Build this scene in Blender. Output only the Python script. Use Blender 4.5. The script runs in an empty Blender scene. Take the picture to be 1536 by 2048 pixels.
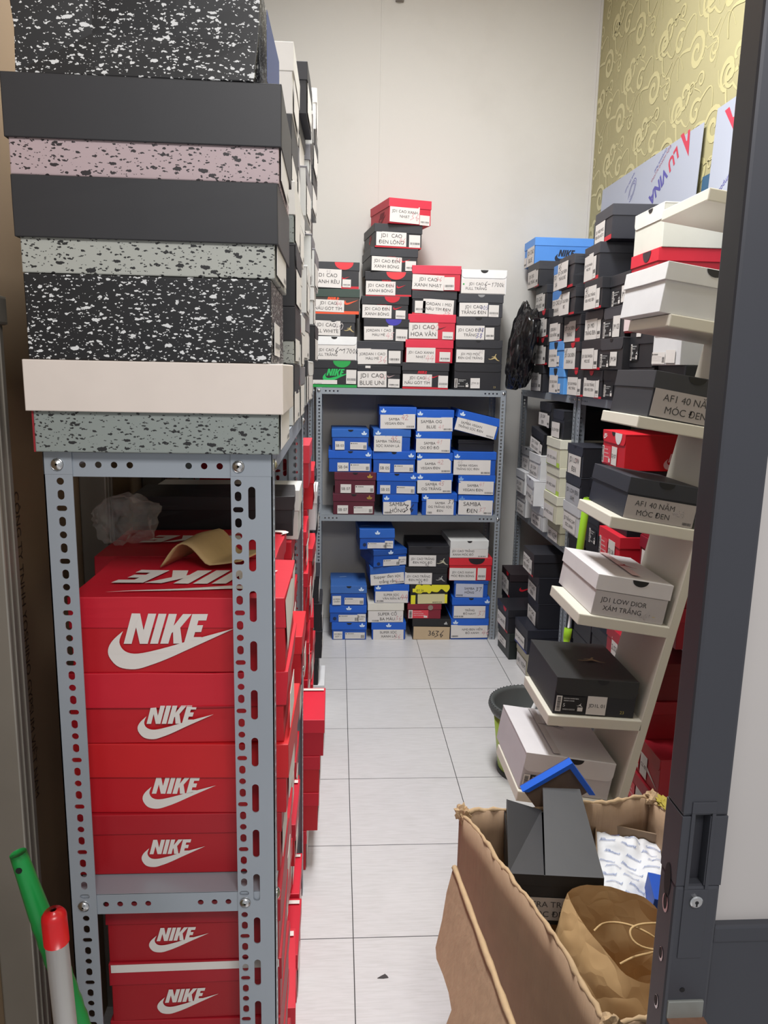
import bpy, math, random
from mathutils import Vector, Matrix, noise
from mathutils.geometry import tessellate_polygon

C = bpy.context.scene.collection
SC = bpy.context.scene
R = math.radians
rnd = random.Random(7)

# ------------------------------------------------------------------ camera, light, exposure
F, PITCH, YAW, ROLL, CAMZ = 1521.6, R(10.628), R(3.602), R(-1.154), 1.4896

def cam_axes():
    cy, sy, cp, sp = math.cos(YAW), math.sin(YAW), math.cos(PITCH), math.sin(PITCH)
    f = Vector((sy*cp, cy*cp, -sp)); rt = Vector((cy, -sy, 0)); dn = f.cross(rt)
    c, s = math.cos(ROLL), math.sin(ROLL)
    return c*rt + s*dn, -s*rt + c*dn, f

AX = cam_axes()

def at(px, py, X=None, Y=None, Z=None):
    """the point of the room that the photograph shows at (px, py), on a plane X, Y or Z"""
    d = AX[0]*((px-768)/F) + AX[1]*((py-1024)/F) + AX[2]
    if X is not None: t = X/d.x
    elif Y is not None: t = Y/d.y
    else: t = (Z-CAMZ)/d.z
    return Vector((0, 0, CAMZ)) + d*t

cam = bpy.data.cameras.new('camera'); cam.sensor_fit = 'VERTICAL'; cam.sensor_height = 24
cam.lens = F/2048*24; cam.clip_start = .05
camo = bpy.data.objects.new('camera', cam); C.objects.link(camo)
camo.matrix_world = Matrix.Translation((0, 0, CAMZ)) @ Matrix((AX[0], -AX[1], -AX[2])).transposed().to_4x4()
SC.camera = camo

w = bpy.data.worlds.new('world'); SC.world = w; w.use_nodes = True
w.node_tree.nodes['Background'].inputs[0].default_value = (.93, .96, 1, 1)
w.node_tree.nodes['Background'].inputs[1].default_value = .46

def area(name, loc, rot, sx, sy, power, col):
    l = bpy.data.lights.new(name, 'AREA'); l.shape = 'RECTANGLE'; l.size = sx; l.size_y = sy
    l.energy = power; l.color = col
    o = bpy.data.objects.new(name, l); C.objects.link(o); o.location = loc; o.rotation_euler = rot
    return o

area('ceiling_tube_light', (.25, 2.2, 3.6), (0, 0, 0), .4, 1.6, 112, (.985, .997, 1))
area('doorway_ceiling_light', (.4, -.75, 2.75), (R(48), 0, R(8)), .9, .5, 38, (1, .975, .96))
SC.view_settings.view_transform = 'Standard'; SC.view_settings.look = 'None'
SC.view_settings.exposure = .0; SC.view_settings.gamma = 1
try: SC.view_settings.use_curve_mapping = False
except Exception: pass

# ------------------------------------------------------------------ materials
def lin(h):
    h = h.lstrip('#'); r = []
    for i in (0, 2, 4):
        c = int(h[i:i+2], 16)/255
        r.append(c/12.92 if c <= .04045 else ((c+.055)/1.055)**2.4)
    return (*r, 1)

MATS = {}

def node(nt, t, **k):
    n = nt.nodes.new(t)
    for a, v in k.items(): setattr(n, a, v)
    return n

def mat(col, rough=.5, metal=0, spec=.5, var=.06, bump=.0, scale=60, trans=0, key=None, coat=0):
    k = key or (col, rough, metal, spec, var, bump, scale, trans, coat)
    if k in MATS: return MATS[k]
    m = bpy.data.materials.new('surface_'+col.strip('#')); m.use_nodes = True
    nt = m.node_tree; b = nt.nodes['Principled BSDF']
    b.inputs['Roughness'].default_value = rough; b.inputs['Metallic'].default_value = metal
    b.inputs['Specular IOR Level'].default_value = spec
    b.inputs['Transmission Weight'].default_value = trans
    b.inputs['Coat Weight'].default_value = coat
    c = lin(col)
    if var:
        tc = node(nt, 'ShaderNodeTexCoord'); nz = node(nt, 'ShaderNodeTexNoise')
        nz.inputs['Scale'].default_value = scale; nz.inputs['Detail'].default_value = 4
        nt.links.new(tc.outputs['Object'], nz.inputs['Vector'])
        mx = node(nt, 'ShaderNodeMix', data_type='RGBA')
        mx.inputs[6].default_value = tuple(x*(1-var) for x in c[:3])+(1,)
        mx.inputs[7].default_value = tuple(min(1, x*(1+var)) for x in c[:3])+(1,)
        nt.links.new(nz.outputs['Fac'], mx.inputs[0]); nt.links.new(mx.outputs[2], b.inputs['Base Color'])
        if bump:
            bp = node(nt, 'ShaderNodeBump'); bp.inputs['Strength'].default_value = bump; bp.inputs['Distance'].default_value = .002
            nt.links.new(nz.outputs['Fac'], bp.inputs['Height']); nt.links.new(bp.outputs['Normal'], b.inputs['Normal'])
    else: b.inputs['Base Color'].default_value = c
    MATS[k] = m
    return m

def card(col, rough=.5): return mat(col, rough, var=.07, scale=14, bump=.06)
def ink(col): return mat(col, .6, var=0)

def speckle(base, dots, thr, scale=95, big=.5, key='s'):
    k = ('speckle', base, dots, thr, scale)
    if k in MATS: return MATS[k]
    m = bpy.data.materials.new('speckled_card'); m.use_nodes = True; nt = m.node_tree; b = nt.nodes['Principled BSDF']
    b.inputs['Roughness'].default_value = .45
    tc = node(nt, 'ShaderNodeTexCoord'); mp = node(nt, 'ShaderNodeMapping')
    mp.inputs['Rotation'].default_value = (R(28), R(12), R(20)); mp.inputs['Scale'].default_value = (.8, .62, 1.3)
    nt.links.new(tc.outputs['Object'], mp.inputs['Vector'])
    nz = node(nt, 'ShaderNodeTexNoise'); nz.inputs['Scale'].default_value = 210; nz.inputs['Detail'].default_value = 2
    nt.links.new(tc.outputs['Object'], nz.inputs['Vector'])
    ad = node(nt, 'ShaderNodeVectorMath', operation='MULTIPLY_ADD')
    ad.inputs[1].default_value = (.0055, .0055, .0055); nt.links.new(nz.outputs['Color'], ad.inputs[0]); nt.links.new(mp.outputs[0], ad.inputs[2])
    prev = None
    for sc, th, lo in ((scale*1.6, thr*1.0, .4), (scale*2.7, thr*1.0, .4), (scale*1.0, thr*1.1, .84)):
        v = node(nt, 'ShaderNodeTexVoronoi'); v.inputs['Scale'].default_value = sc
        nt.links.new(ad.outputs[0], v.inputs['Vector'])
        sep = node(nt, 'ShaderNodeSeparateColor'); nt.links.new(v.outputs['Color'], sep.inputs[0])
        t0 = node(nt, 'ShaderNodeMapRange'); t0.inputs[1].default_value = lo; t0.inputs[2].default_value = 1; t0.inputs[3].default_value = 0; t0.inputs[4].default_value = th; nt.links.new(sep.outputs[0], t0.inputs[0])
        l = node(nt, 'ShaderNodeMath', operation='LESS_THAN'); nt.links.new(v.outputs['Distance'], l.inputs[0]); nt.links.new(t0.outputs[0], l.inputs[1])
        if prev is None: prev = l.outputs[0]
        else:
            mxm = node(nt, 'ShaderNodeMath', operation='MAXIMUM'); nt.links.new(prev, mxm.inputs[0]); nt.links.new(l.outputs[0], mxm.inputs[1]); prev = mxm.outputs[0]
    mx = node(nt, 'ShaderNodeMix', data_type='RGBA'); mx.inputs[6].default_value = lin(base); mx.inputs[7].default_value = lin(dots)
    nt.links.new(prev, mx.inputs[0]); nt.links.new(mx.outputs[2], b.inputs['Base Color'])
    MATS[k] = m
    return m

BLACK, RED, WHITE, BLUE = '#222227', '#c4152a', '#dddcdc', '#1353ae'
PAPER = mat('#d9d4d0', .7, var=.03, scale=20)
PRINT = ink('#3c3a3a')
STEEL = mat('#9aa1a9', .4, metal=.25, var=.05, scale=8)
CHROME = mat('#d0d0d0', .25, metal=1, var=0)
KRAFT = mat('#b09377', .8, var=.12, scale=24, bump=.25)
def fluted(m):
    nt = m.node_tree; b = nt.nodes['Principled BSDF']
    tc = node(nt, 'ShaderNodeTexCoord'); mp_ = node(nt, 'ShaderNodeMapping'); mp_.inputs['Scale'].default_value = (95, 95, 2.5)
    nt.links.new(tc.outputs['Object'], mp_.inputs[0])
    n1 = node(nt, 'ShaderNodeTexNoise'); n1.inputs['Scale'].default_value = 1; n1.inputs['Detail'].default_value = 3; nt.links.new(mp_.outputs[0], n1.inputs[0])
    n2 = node(nt, 'ShaderNodeTexNoise'); n2.inputs['Scale'].default_value = 9; n2.inputs['Detail'].default_value = 6; n2.inputs['Distortion'].default_value = 1.2; nt.links.new(tc.outputs['Object'], n2.inputs[0])
    ad = node(nt, 'ShaderNodeMath', operation='ADD'); nt.links.new(n1.outputs['Fac'], ad.inputs[0]); nt.links.new(n2.outputs['Fac'], ad.inputs[1])
    bp = node(nt, 'ShaderNodeBump'); bp.inputs['Strength'].default_value = .55; bp.inputs['Distance'].default_value = .004
    nt.links.new(ad.outputs[0], bp.inputs['Height']); nt.links.new(bp.outputs[0], b.inputs['Normal'])
fluted(KRAFT)
SPK_BLACK = speckle('#1a1a1c', '#d3d4d4', .44, 118)
SPK_GREY = speckle('#a6a8a1', '#232324', .46, 105)
SPK_DGREY = speckle('#868d89', '#232324', .46, 105)
SPK_PINK = speckle('#b09da0', '#2a2427', .46, 105)

# ------------------------------------------------------------------ mesh building
class MB:
    def __init__(s): s.v = []; s.f = []; s.m = []; s.mats = []
    def mi(s, m):
        if m not in s.mats: s.mats.append(m)
        return s.mats.index(m)
    def poly(s, pts, m):
        n = len(s.v); s.v += [tuple(p) for p in pts]; s.f.append(tuple(range(n, n+len(pts)))); s.m.append(s.mi(m))
    def tris(s, pts, tr, m):
        n = len(s.v); k = s.mi(m); s.v += [tuple(p) for p in pts]
        for t in tr: s.f.append(tuple(n+i for i in t)); s.m.append(k)
    def gbox(s, x0, x1, y0, y1, z0, z1, m, c=.0015, n=1, skip=()):
        """box with eased edges; n grid cells between the edges; skip: faces left open ('-x','+z'...)"""
        def br(a, b):
            cc = min(c, (b-a)*.24)
            return [a]+[a+cc+(b-a-2*cc)*i/n for i in range(n+1)]+[b], cc
        (X, cx), (Y, cy), (Z, cz) = br(x0, x1), br(y0, y1), br(z0, z1)
        ix = {}
        L = (X, Y, Z); cc = (cx, cy, cz); N = n+2
        def vid(i):
            if i not in ix:
                p = [L[a][i[a]] for a in range(3)]
                e = [a for a in range(3) if i[a] in (0, N)]
                if len(e) > 1:
                    for a in e: p[a] += .3*cc[a]*(1 if i[a] == 0 else -1)
                ix[i] = len(s.v); s.v.append(tuple(p))
            return ix[i]
        k = s.mi(m)
        for a in range(3):
            b, d = (a+1) % 3, (a+2) % 3
            for side in (0, N):
                if ('-' if side == 0 else '+')+'xyz'[a] in skip: continue
                for p in range(N):
                    for q in range(N):
                        idx = []
                        for (u, v) in ((p, q), (p+1, q), (p+1, q+1), (p, q+1)):
                            t = [0, 0, 0]; t[a] = side; t[b] = u; t[d] = v; idx.append(vid(tuple(t)))
                        if side == 0: idx.reverse()
                        s.f.append(tuple(idx)); s.m.append(k)
    def prism(s, pts, d, m, side=None):
        """flat outline (3-D points in order) thickened along vector d"""
        d = Vector(d); P = [Vector(p) for p in pts]; n = len(s.v)
        tr = tessellate_polygon([P]); k = s.mi(m); ks = s.mi(side or m); L = len(P)
        s.v += [tuple(p) for p in P]+[tuple(p+d) for p in P]
        for t in tr:
            s.f.append(tuple(n+i for i in t)); s.m.append(k)
            s.f.append(tuple(n+L+i for i in reversed(t))); s.m.append(k)
        for i in range(L):
            j = (i+1) % L
            s.f.append((n+i, n+j, n+L+j, n+L+i)); s.m.append(ks)
    def tube(s, P, r, m, sides=10, caps=True):
        P = [Vector(p) for p in P]; r = r if isinstance(r, (list, tuple)) else [r]*len(P)
        n0 = len(s.v); k = s.mi(m); up = Vector((0, 0, 1))
        for i, p in enumerate(P):
            t = (P[min(i+1, len(P)-1)]-P[max(i-1, 0)]).normalized()
            a = t.cross(up if abs(t.z) < .9 else Vector((1, 0, 0))).normalized(); b = a.cross(t)
            for j in range(sides):
                q = 2*math.pi*j/sides
                s.v.append(tuple(p+(a*math.cos(q)+b*math.sin(q))*r[i]))
        for i in range(len(P)-1):
            for j in range(sides):
                j2 = (j+1) % sides
                s.f.append((n0+i*sides+j, n0+i*sides+j2, n0+(i+1)*sides+j2, n0+(i+1)*sides+j)); s.m.append(k)
        if caps:
            s.f.append(tuple(n0+j for j in range(sides))); s.m.append(k)
            s.f.append(tuple(n0+(len(P)-1)*sides+j for j in reversed(range(sides)))); s.m.append(k)
    def grid(s, P, m):
        """rows of 3-D points -> quads"""
        n = len(s.v); k = s.mi(m); w = len(P[0])
        for row in P: s.v += [tuple(p) for p in row]
        for i in range(len(P)-1):
            for j in range(w-1):
                s.f.append((n+i*w+j, n+i*w+j+1, n+(i+1)*w+j+1, n+(i+1)*w+j)); s.m.append(k)
    def mesh(s, name, smooth=False, warp=None):
        if warp: s.v = [warp(Vector(v)) for v in s.v]
        me = bpy.data.meshes.new(name); me.from_pydata([tuple(v) for v in s.v], [], s.f)
        for m in s.mats: me.materials.append(m)
        me.polygons.foreach_set('material_index', s.m)
        if smooth: me.polygons.foreach_set('use_smooth', [True]*len(me.polygons))
        me.update()
        return me
    def build(s, name, parent=None, smooth=False, warp=None, loc=None, rot=None):
        o = bpy.data.objects.new(name, s.mesh(name, smooth, warp)); C.objects.link(o)
        if parent: o.parent = parent
        if loc: o.location = loc
        if rot: o.rotation_euler = rot
        return o

def thing(name, label, cat, loc=(0, 0, 0), rot=(0, 0, 0), group=None):
    o = bpy.data.objects.new(name, None); C.objects.link(o); o.empty_display_size = .05
    o.location = loc; o.rotation_euler = rot
    return tag(o, label, cat, group)
def tag(o, label, cat, group=None):
    o['label'] = label; o['category'] = cat
    if group: o['group'] = group
    return o
def struct(o): o['kind'] = 'structure'; return o

def solidify(o, t, offset=-1):
    m = o.modifiers.new('thickness', 'SOLIDIFY'); m.thickness = t; m.offset = offset
    return o

# ------------------------------------------------------------------ lettering and marks (flat outlines, unit height)
TXT = {}
def text_shape(s, bold=0):
    key = (s, bold)
    if key in TXT: return TXT[key]
    c = bpy.data.curves.new('lettering', 'FONT'); c.body = s; c.offset = bold; c.size = 1; c.resolution_u = 4
    o = bpy.data.objects.new('lettering', c); me = o.to_mesh()
    pts = [(v.co.x, v.co.y) for v in me.vertices]
    me.calc_loop_triangles(); tr = [tuple(t.vertices) for t in me.loop_triangles]
    o.to_mesh_clear(); bpy.data.objects.remove(o); bpy.data.curves.remove(c)
    xs = [p[0] for p in pts] or [0, 1]
    TXT[key] = (pts, tr, min(xs), max(xs))
    return TXT[key]

DIG = {'0': [[(.2, .1), (.05, .5), (.3, .98), (.55, .6), (.4, .05), (.2, .1)]], '1': [[(.2, .75), (.4, 1), (.3, 0)]],
       '2': [[(.05, .8), (.3, 1), (.5, .75), (.05, .02), (.6, .05)]], '3': [[(.1, .95), (.5, .9), (.25, .55), (.5, .3), (.05, .02)]],
       '4': [[(.35, 1), (.05, .4), (.6, .42)], [(.5, .8), (.38, 0)]], '5': [[(.6, 1), (.25, .95), (.18, .55), (.5, .45), (.4, .05), (.05, .05)]],
       '6': [[(.5, 1), (.1, .4), (.3, 0), (.5, .3), (.15, .4)]], '7': [[(.05, .95), (.6, 1), (.25, 0)]],
       '8': [[(.5, .85), (.2, .95), (.2, .65), (.5, .3), (.25, 0), (.1, .3), (.5, .85)]], '9': [[(.5, .6), (.15, .6), (.3, 1), (.5, .8), (.35, 0)]],
       'k': [[(.1, 1), (.1, 0)], [(.45, .6), (.1, .3), (.5, 0)]], '~': [[(0, .5), (.3, .7), (.5, .5), (.8, .7)]], '-': [[(0, .5), (.5, .5)]]}
def pen_shape(s, t=.09):
    pts, tr, x = [], [], 0
    for ch in s:
        for st in DIG.get(ch, []):
            for a, b in zip(st, st[1:]):
                a = Vector((a[0]+x+a[1]*.12, a[1])); b = Vector((b[0]+x+b[1]*.12, b[1])); d = (b-a).normalized()*t/2; q = Vector((-d.y, d.x))
                n = len(pts); pts += [tuple(a-d+q), tuple(a-d-q), tuple(b+d-q), tuple(b+d+q)]; tr += [(n, n+1, n+2), (n, n+2, n+3)]
        x += .72
    return pts, tr, 0, x

def smooth_loop(P, k=4, closed=True):
    out = []; n = len(P)
    for i in range(n if closed else n-1):
        p0, p1, p2, p3 = (P[(i+j-1) % n] if closed else P[min(max(i+j-1, 0), n-1)] for j in range(4))
        for j in range(k):
            t = j/k
            out.append(tuple(.5*(2*p1[a]+(p2[a]-p0[a])*t+(2*p0[a]-5*p1[a]+4*p2[a]-p3[a])*t*t+(3*p1[a]-p0[a]-3*p2[a]+p3[a])*t**3) for a in range(len(p1))))
    if not closed: out.append(P[-1])
    return out
def shape(loops):
    pts, tr = [], []
    for l in loops:
        n = len(pts); pts += l
        for t in tessellate_polygon([[Vector((p[0], p[1], 0)) for p in l]]): tr.append(tuple(n+i for i in t))
    xs = [p[0] for p in pts]
    return pts, tr, min(xs), max(xs)
def sh(l, k=.28, sx=.9): return [(x*sx+y*k, y) for x, y in l]
_N = [(0, 0), (0, 1), (.28, 1), (.55, .45), (.55, 1), (.82, 1), (.82, 0), (.55, 0), (.27, .55), (.27, 0)]
_I = [(.9, 0), (.9, 1), (1.17, 1), (1.17, 0)]
_K = [(1.25, 0), (1.25, 1), (1.53, 1), (1.53, .6), (1.75, 1), (2.06, 1), (1.78, .54), (2.02, 0), (1.71, 0), (1.57, .4), (1.53, .35), (1.53, 0)]
_E = [(2.08, 0), (2.08, 1), (2.65, 1), (2.65, .78), (2.36, .78), (2.36, .62), (2.58, .62), (2.58, .39), (2.36, .39), (2.36, .22), (2.65, .22), (2.65, 0)]
_sw_lo = smooth_loop([(3.53, .5), (2.17, -.13), (1.4, -.5), (.83, -.73), (.3, -.88), (-.2, -.8), (-.46, -.5), (-.5, -.2), (-.34, .1), (0, .42)], closed=False)
_sw_in = smooth_loop([(0, .42), (-.13, .05), (.03, -.25), (.43, -.33), (1.17, -.17), (2.17, .13), (3.53, .5)], closed=False)
SWOOSH = _sw_lo+_sw_in[1:-1]
_tref = []
for a, ln in ((-52, .8), (0, 1.0), (52, .8)):
    q = R(a); _tref.append([(math.sin(q)*v*ln+math.cos(q)*u*.24, math.cos(q)*v*ln-math.sin(q)*u*.24) for u, v in
        [(0, .12), (.6, .3), (1, .62), (.55, .9), (0, 1.05), (-.55, .9), (-1, .62), (-.6, .3)]])
MARK = {
    'nike': shape([sh(_N), sh(_I), sh(_K), sh(_E), SWOOSH]), 'nike_word': shape([sh(_N), sh(_I), sh(_K), sh(_E)]), 'swoosh': shape([SWOOSH]),
    'wings': shape([[(0, .45), (.5, .6), (1, .45), (.6, .4), (.5, .3), (.4, .4)], [(.42, .3), (.58, .3), (.5, .15)]]),
    'leaper': shape([[(.62, 1), (.72, .98), (.74, .9), (.66, .86), (.6, .62), (.66, .5), (.95, .12), (1.25, -.02), (1.2, -.08), (.85, .02), (.55, .25), (.42, .28),
                      (.2, .2), (-.2, .12), (-.5, .2), (-.48, .26), (-.18, .22), (.12, .36), (.34, .5), (.2, .56), (0, .5), (-.02, .56), (.2, .64), (.42, .64), (.5, .8), (.56, .9)]]),
    'trefoil': shape(_tref+[[(-.42, 0), (-.42, .1), (.42, .1), (.42, 0)]]),
    'bars': shape([[(x, 0), (x+.26, 0), (x+.02+.26-.45*h, h), (x-.45*h, h)] for x, h in ((.45, .45), (.85, .72), (1.25, 1))]),
    'stripes': shape([[(0, y), (3.4, y), (3.4, y+.18), (0, y+.18)] for y in (0, .4, .8)]),
    'blob': shape([smooth_loop([(0, 0), (.1, .8), (.5, 1.1), (.9, .9), (1.3, 1.1), (2.1, .9), (2.3, .3), (1.9, -.2), (1.3, .2), (.8, -.2)])]),
    'dot': shape([[(.5+.5*math.cos(i*.628), .5+.5*math.sin(i*.628)) for i in range(10)]]),
}

def face_frame(face, w, l, h, off):
    if face == 'front': return Vector((-w/2, -l/2-off, 0)), Vector((1, 0, 0)), Vector((0, 0, 1)), w, h
    if face == 'left': return Vector((-w/2-off, l/2, 0)), Vector((0, -1, 0)), Vector((0, 0, 1)), l, h
    if face == 'right': return Vector((w/2+off, -l/2, 0)), Vector((0, 1, 0)), Vector((0, 0, 1)), l, h
    if face == 'back': return Vector((w/2, l/2+off, 0)), Vector((-1, 0, 0)), Vector((0, 0, 1)), w, h
    if face == 'top': return Vector((-w/2, -l/2, h+off)), Vector((1, 0, 0)), Vector((0, 1, 0)), w, l
    if face == 'topflip': return Vector((w/2, l/2, h+off)), Vector((-1, 0, 0)), Vector((0, -1, 0)), w, l
    if face == 'topl': return Vector((w/2, -l/2, h+off)), Vector((0, 1, 0)), Vector((-1, 0, 0)), l, w
    if face == 'topr': return Vector((-w/2, l/2, h+off)), Vector((0, -1, 0)), Vector((1, 0, 0)), l, w

def put(mb, fr, shp, x, y, size, m, rot=0, sx=1, clip=None):
    """lay a flat shape on a face: x, y metres from the face's lower left corner, size = height of one unit"""
    o, ux, uy = fr[:3]; c, s = math.cos(R(rot)), math.sin(R(rot))
    P = []
    for px, py in shp[0]:
        px *= sx*size; py *= size
        a, b = x+c*px-s*py, y+s*px+c*py
        if clip: b = max(clip[0], min(clip[1], b))
        P.append(o+ux*a+uy*b)
    mb.tris(P, shp[1], m)

def slab(mb, fr, x0, y0, x1, y1, t, m):
    o, ux, uy = fr[:3]; nrm = ux.cross(uy)
    q = [o+ux*x0+uy*y0, o+ux*x1+uy*y0, o+ux*x1+uy*y1, o+ux*x0+uy*y1]
    mb.prism(q, nrm*t, m)
    return (o+nrm*(t+.0005), ux, uy)

def text_block(mb, fr, lines, x0, y0, x1, y1, m, fill=.92):
    T = [text_shape(s) for s in lines]; n = len(lines)
    sz = min((y1-y0)*fill/(n*1.12), min((x1-x0)*fill/max(.1, t[3]-t[2]) for t in T))
    for i, t in enumerate(T):
        cx = (x0+x1)/2-(t[2]+t[3])/2*sz
        cy = (y0+y1)/2+((n-1)/2-i)*sz*1.22-sz*.36
        put(mb, fr, t, cx, cy, sz, m)

def bars(mb, fr, x0, y0, x1, y1, m, n=16, vertical=False):
    r = random.Random(int((x0+y0)*9999)); x = x0
    if vertical: 
        y = y0
        while y < y1:
            t = (y1-y0)/n*r.choice((.3, .5, .8)); q = [(x0, y), (x1, y), (x1, y+t), (x0, y+t)]
            mb.poly([fr[0]+fr[1]*a+fr[2]*b for a, b in q], m); y += t+(y1-y0)/n*r.choice((.35, .6))
        return
    while x < x1:
        t = (x1-x0)/n*r.choice((.3, .5, .8)); q = [(x, y0), (x+t, y0), (x+t, y1), (x, y1)]
        mb.poly([fr[0]+fr[1]*a+fr[2]*b for a, b in q], m); x += t+(x1-x0)/n*r.choice((.35, .6))

PEN = {'r': ink('#c98a8e'), 'k': ink('#2b2a30'), 'b': ink('#4a4a9a'), 'p': ink('#d8a9ac'), 'g': ink('#b9b2b2'), 'y': ink('#c9b04a')}
STICK = {}

def shoe_box(label, pos, rz, dims, body, lid, lh=.042, style='lift', items=(), group=None, wear=0, tilt=(0, 0), name='shoe_box', o=.0028, seed=None, bare=False):
    """front end faces local -y; dims = width, length, height; body and lid are materials or hex colours"""
    W, L, H = dims
    body = card(body) if isinstance(body, str) else body
    lid = card(lid) if isinstance(lid, str) else lid
    root = thing(name, label, 'shoe box', pos, (R(tilt[0]), R(tilt[1]), R(rz)), group)
    sd = rnd.random()*50 if seed is None else seed
    amp = wear*.006+.0012
    def warp(v):
        n = noise.noise_vector(Vector((v.x*7+sd, v.y*7, v.z*9+sd*.3)))
        k = min(1, max(0, v.z/.03))
        return Vector((v.x+n.x*amp*k, v.y+n.y*amp*k, v.z+n.z*amp*k*.6))
    b = MB(); n = 3 if wear else 2
    top = H-.0035
    b.gbox(-W/2, W/2, -L/2, L/2, 0, top if not bare else H, body, n=n)
    li = MB()
    if not bare:
        zl = H-lh
        if style == 'lift':
            li.gbox(-W/2-o, W/2+o, -L/2-o, L/2+o, zl, H, lid, n=n, skip=('-z',))
            q = [(-W/2-o+.0006, -L/2-o+.0006), (W/2+o-.0006, -L/2-o+.0006), (W/2+o-.0006, L/2+o-.0006), (-W/2-o+.0006, L/2+o-.0006)]
            i_ = [(-W/2+.001, -L/2+.001), (W/2-.001, -L/2+.001), (W/2-.001, L/2-.001), (-W/2+.001, L/2-.001)]
            for j in range(4):
                k = (j+1) % 4
                li.poly([(*q[k], zl+.0004), (*q[j], zl+.0004), (*i_[j], zl+.0006), (*i_[k], zl+.0006)], lid)
        else:                                            # hinged lid with a tuck flap, round lower corners
            li.gbox(-W/2-.001, W/2+.001, -L/2-o, L/2+.001, H-.005, H, lid, n=n)
            r = min(.018, lh*.5); P = [(-W/2, H-.001)]
            for k in range(5): a = R(180+22.5*k); P.append((-W/2+r+r*math.cos(a), zl+r+r*math.sin(a)))
            for k in range(5): a = R(270+22.5*k); P.append((W/2-r+r*math.cos(a), zl+r+r*math.sin(a)))
            P.append((W/2, H-.001))
            li.prism([(x, -L/2-o, z) for x, z in P], (0, o-.0006, 0), lid)
    labels = []
    for it in items:
        kind = it[0]; kw = it[-1] if isinstance(it[-1], dict) else {}
        face = kw.get('face', 'front'); part = kw.get('on', 'body')
        tgt, off = (li, o+.0012) if part == 'lid' else (b, .0012)
        off += kw.get('off', 0)
        fr = face_frame(face, W, L, H, off); fw, fh = fr[3], fr[4]
        if kind == 'band':                                # coloured stripe along the lower edge of a face
            _, col, v0, v1, *rest = it; u0, u1 = kw.get('u', (0.005, .995))
            tgt.poly([fr[0]+fr[1]*fw*u+fr[2]*fh*v for u, v in ((u0, v0), (u1, v0), (u1, v1), (u0, v1))], card(col))
        elif kind == 'tab':                               # half round tab or thumb hole hanging from the lid edge
            _, col, uc, rad = it[:4]; fr = face_frame('front', W, L, H, o+.0012)
            P = [(fw*uc+rad*math.cos(R(180+15*k)), H-.002+rad*kw.get('sq', .75)*math.sin(R(180+15*k))) for k in range(13)]
            li.tris([fr[0]+fr[1]*x+fr[2]*y for x, y in P], tessellate_polygon([[Vector((x, y, 0)) for x, y in P]]), card(col))
        elif kind in MARK:
            _, u, v, size, col = it[:5]
            put(tgt, fr, MARK[kind], fw*u, fh*v, size, ink(col), kw.get('rot', 0), kw.get('sx', 1), kw.get('clip'))
        elif kind == 'word':
            _, s, u, v, size, col = it[:6]; put(tgt, fr, text_shape(s), fw*u, fh*v, size, ink(col), kw.get('rot', 0), kw.get('sx', 1))
        elif kind in ('txt', 'bar', 'blk', 'adi', 'rlab', 'sq'):
            u0, v0, u1, v1 = it[2:6] if kind in ('txt', 'sq') else it[1:5]
            m = MB(); x0, x1, y0, y1 = fw*u0, fw*u1, fh*v0, fh*v1
            rot = kw.get('rot', rnd.uniform(-1.2, 1.2)); c, s = math.cos(R(rot)), math.sin(R(rot))
            ux = fr[1]*c+fr[2]*s; uy = fr[2]*c-fr[1]*s
            ctr = fr[0]+fr[1]*(x0+x1)/2+fr[2]*(y0+y1)/2; hw, hh = (x1-x0)/2, (y1-y0)/2
            f2 = (ctr+ux.cross(uy)*amp*.9, ux, uy)
            base = {'txt': kw.get('paper', PAPER), 'bar': PAPER, 'blk': ink('#18181b'), 'adi': PAPER, 'rlab': card('#d8404c'), 'sq': PAPER}[kind]
            g = slab(m, f2, -hw, -hh, hw, hh, .0006, base)
            if kind == 'txt':
                tx = kw.get('tx', (0.03, .97)); text_block(m, g, it[1].split('|'), -hw+2*hw*tx[0], -hh*kw.get('ty', .9), -hw+2*hw*tx[1], hh*.95, PRINT)
                for (s_, col, pu, pv, ph) in kw.get('pen', ()): put(m, g, pen_shape(s_), -hw+2*hw*pu, -hh+2*hh*pv, ph*2*hh, PEN[col])
                if 'dot' in kw: put(m, g, MARK['dot'], -hw+2*hw*.03, -hh+2*hh*.58, hh*.26, ink('#2f9a48'))
                if 'bc' in kw: bars(m, g, hw*kw['bc'][0], -hh*.85, hw*kw['bc'][1], -hh*.6, PRINT, 12)
                nm = 'paper_label'
            elif kind == 'bar':
                bars(m, g, -hw*.8, -hh*.55, hw*.8, -hh*.2, PRINT, 14); bars(m, g, -hw*.5, -hh*.8, hw*.5, -hh*.7, PEN['g'], 10); nm = 'barcode_sticker'
            elif kind == 'sq':
                text_block(m, g, it[1].split('|'), -hw*.9, -hh, hw*.9, hh, PRINT); nm = 'code_sticker'
            elif kind == 'blk':
                slab(m, f2, -hw, -hh, -hw*.62, hh, .0009, PAPER); g2 = (g[0]+ux.cross(uy)*.0006, ux, uy)
                bars(m, g2, -hw*.93, -hh*.85, -hw*.7, hh*.85, PRINT, 14, True)
                for k, (a, e) in enumerate(((-.5, .5), (-.5, .2))):
                    bars(m, g, hw*a, hh*(.66-.3*k), hw*e, hh*(.8-.3*k), ink('#c9c9c9'), 22)
                t = kw.get('size', '9'); put(m, g, text_shape(t), -hw*.52, -hh*.35, hh*.6, ink('#e0e0e0'))
                put(m, g, MARK['leaper'], hw*.55, -hh*.25, hh*.42, ink('#e0e0e0')); bars(m, g, -hw*.5, -hh*.8, hw*.3, -hh*.6, ink('#a9a9a9'), 30)
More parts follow.
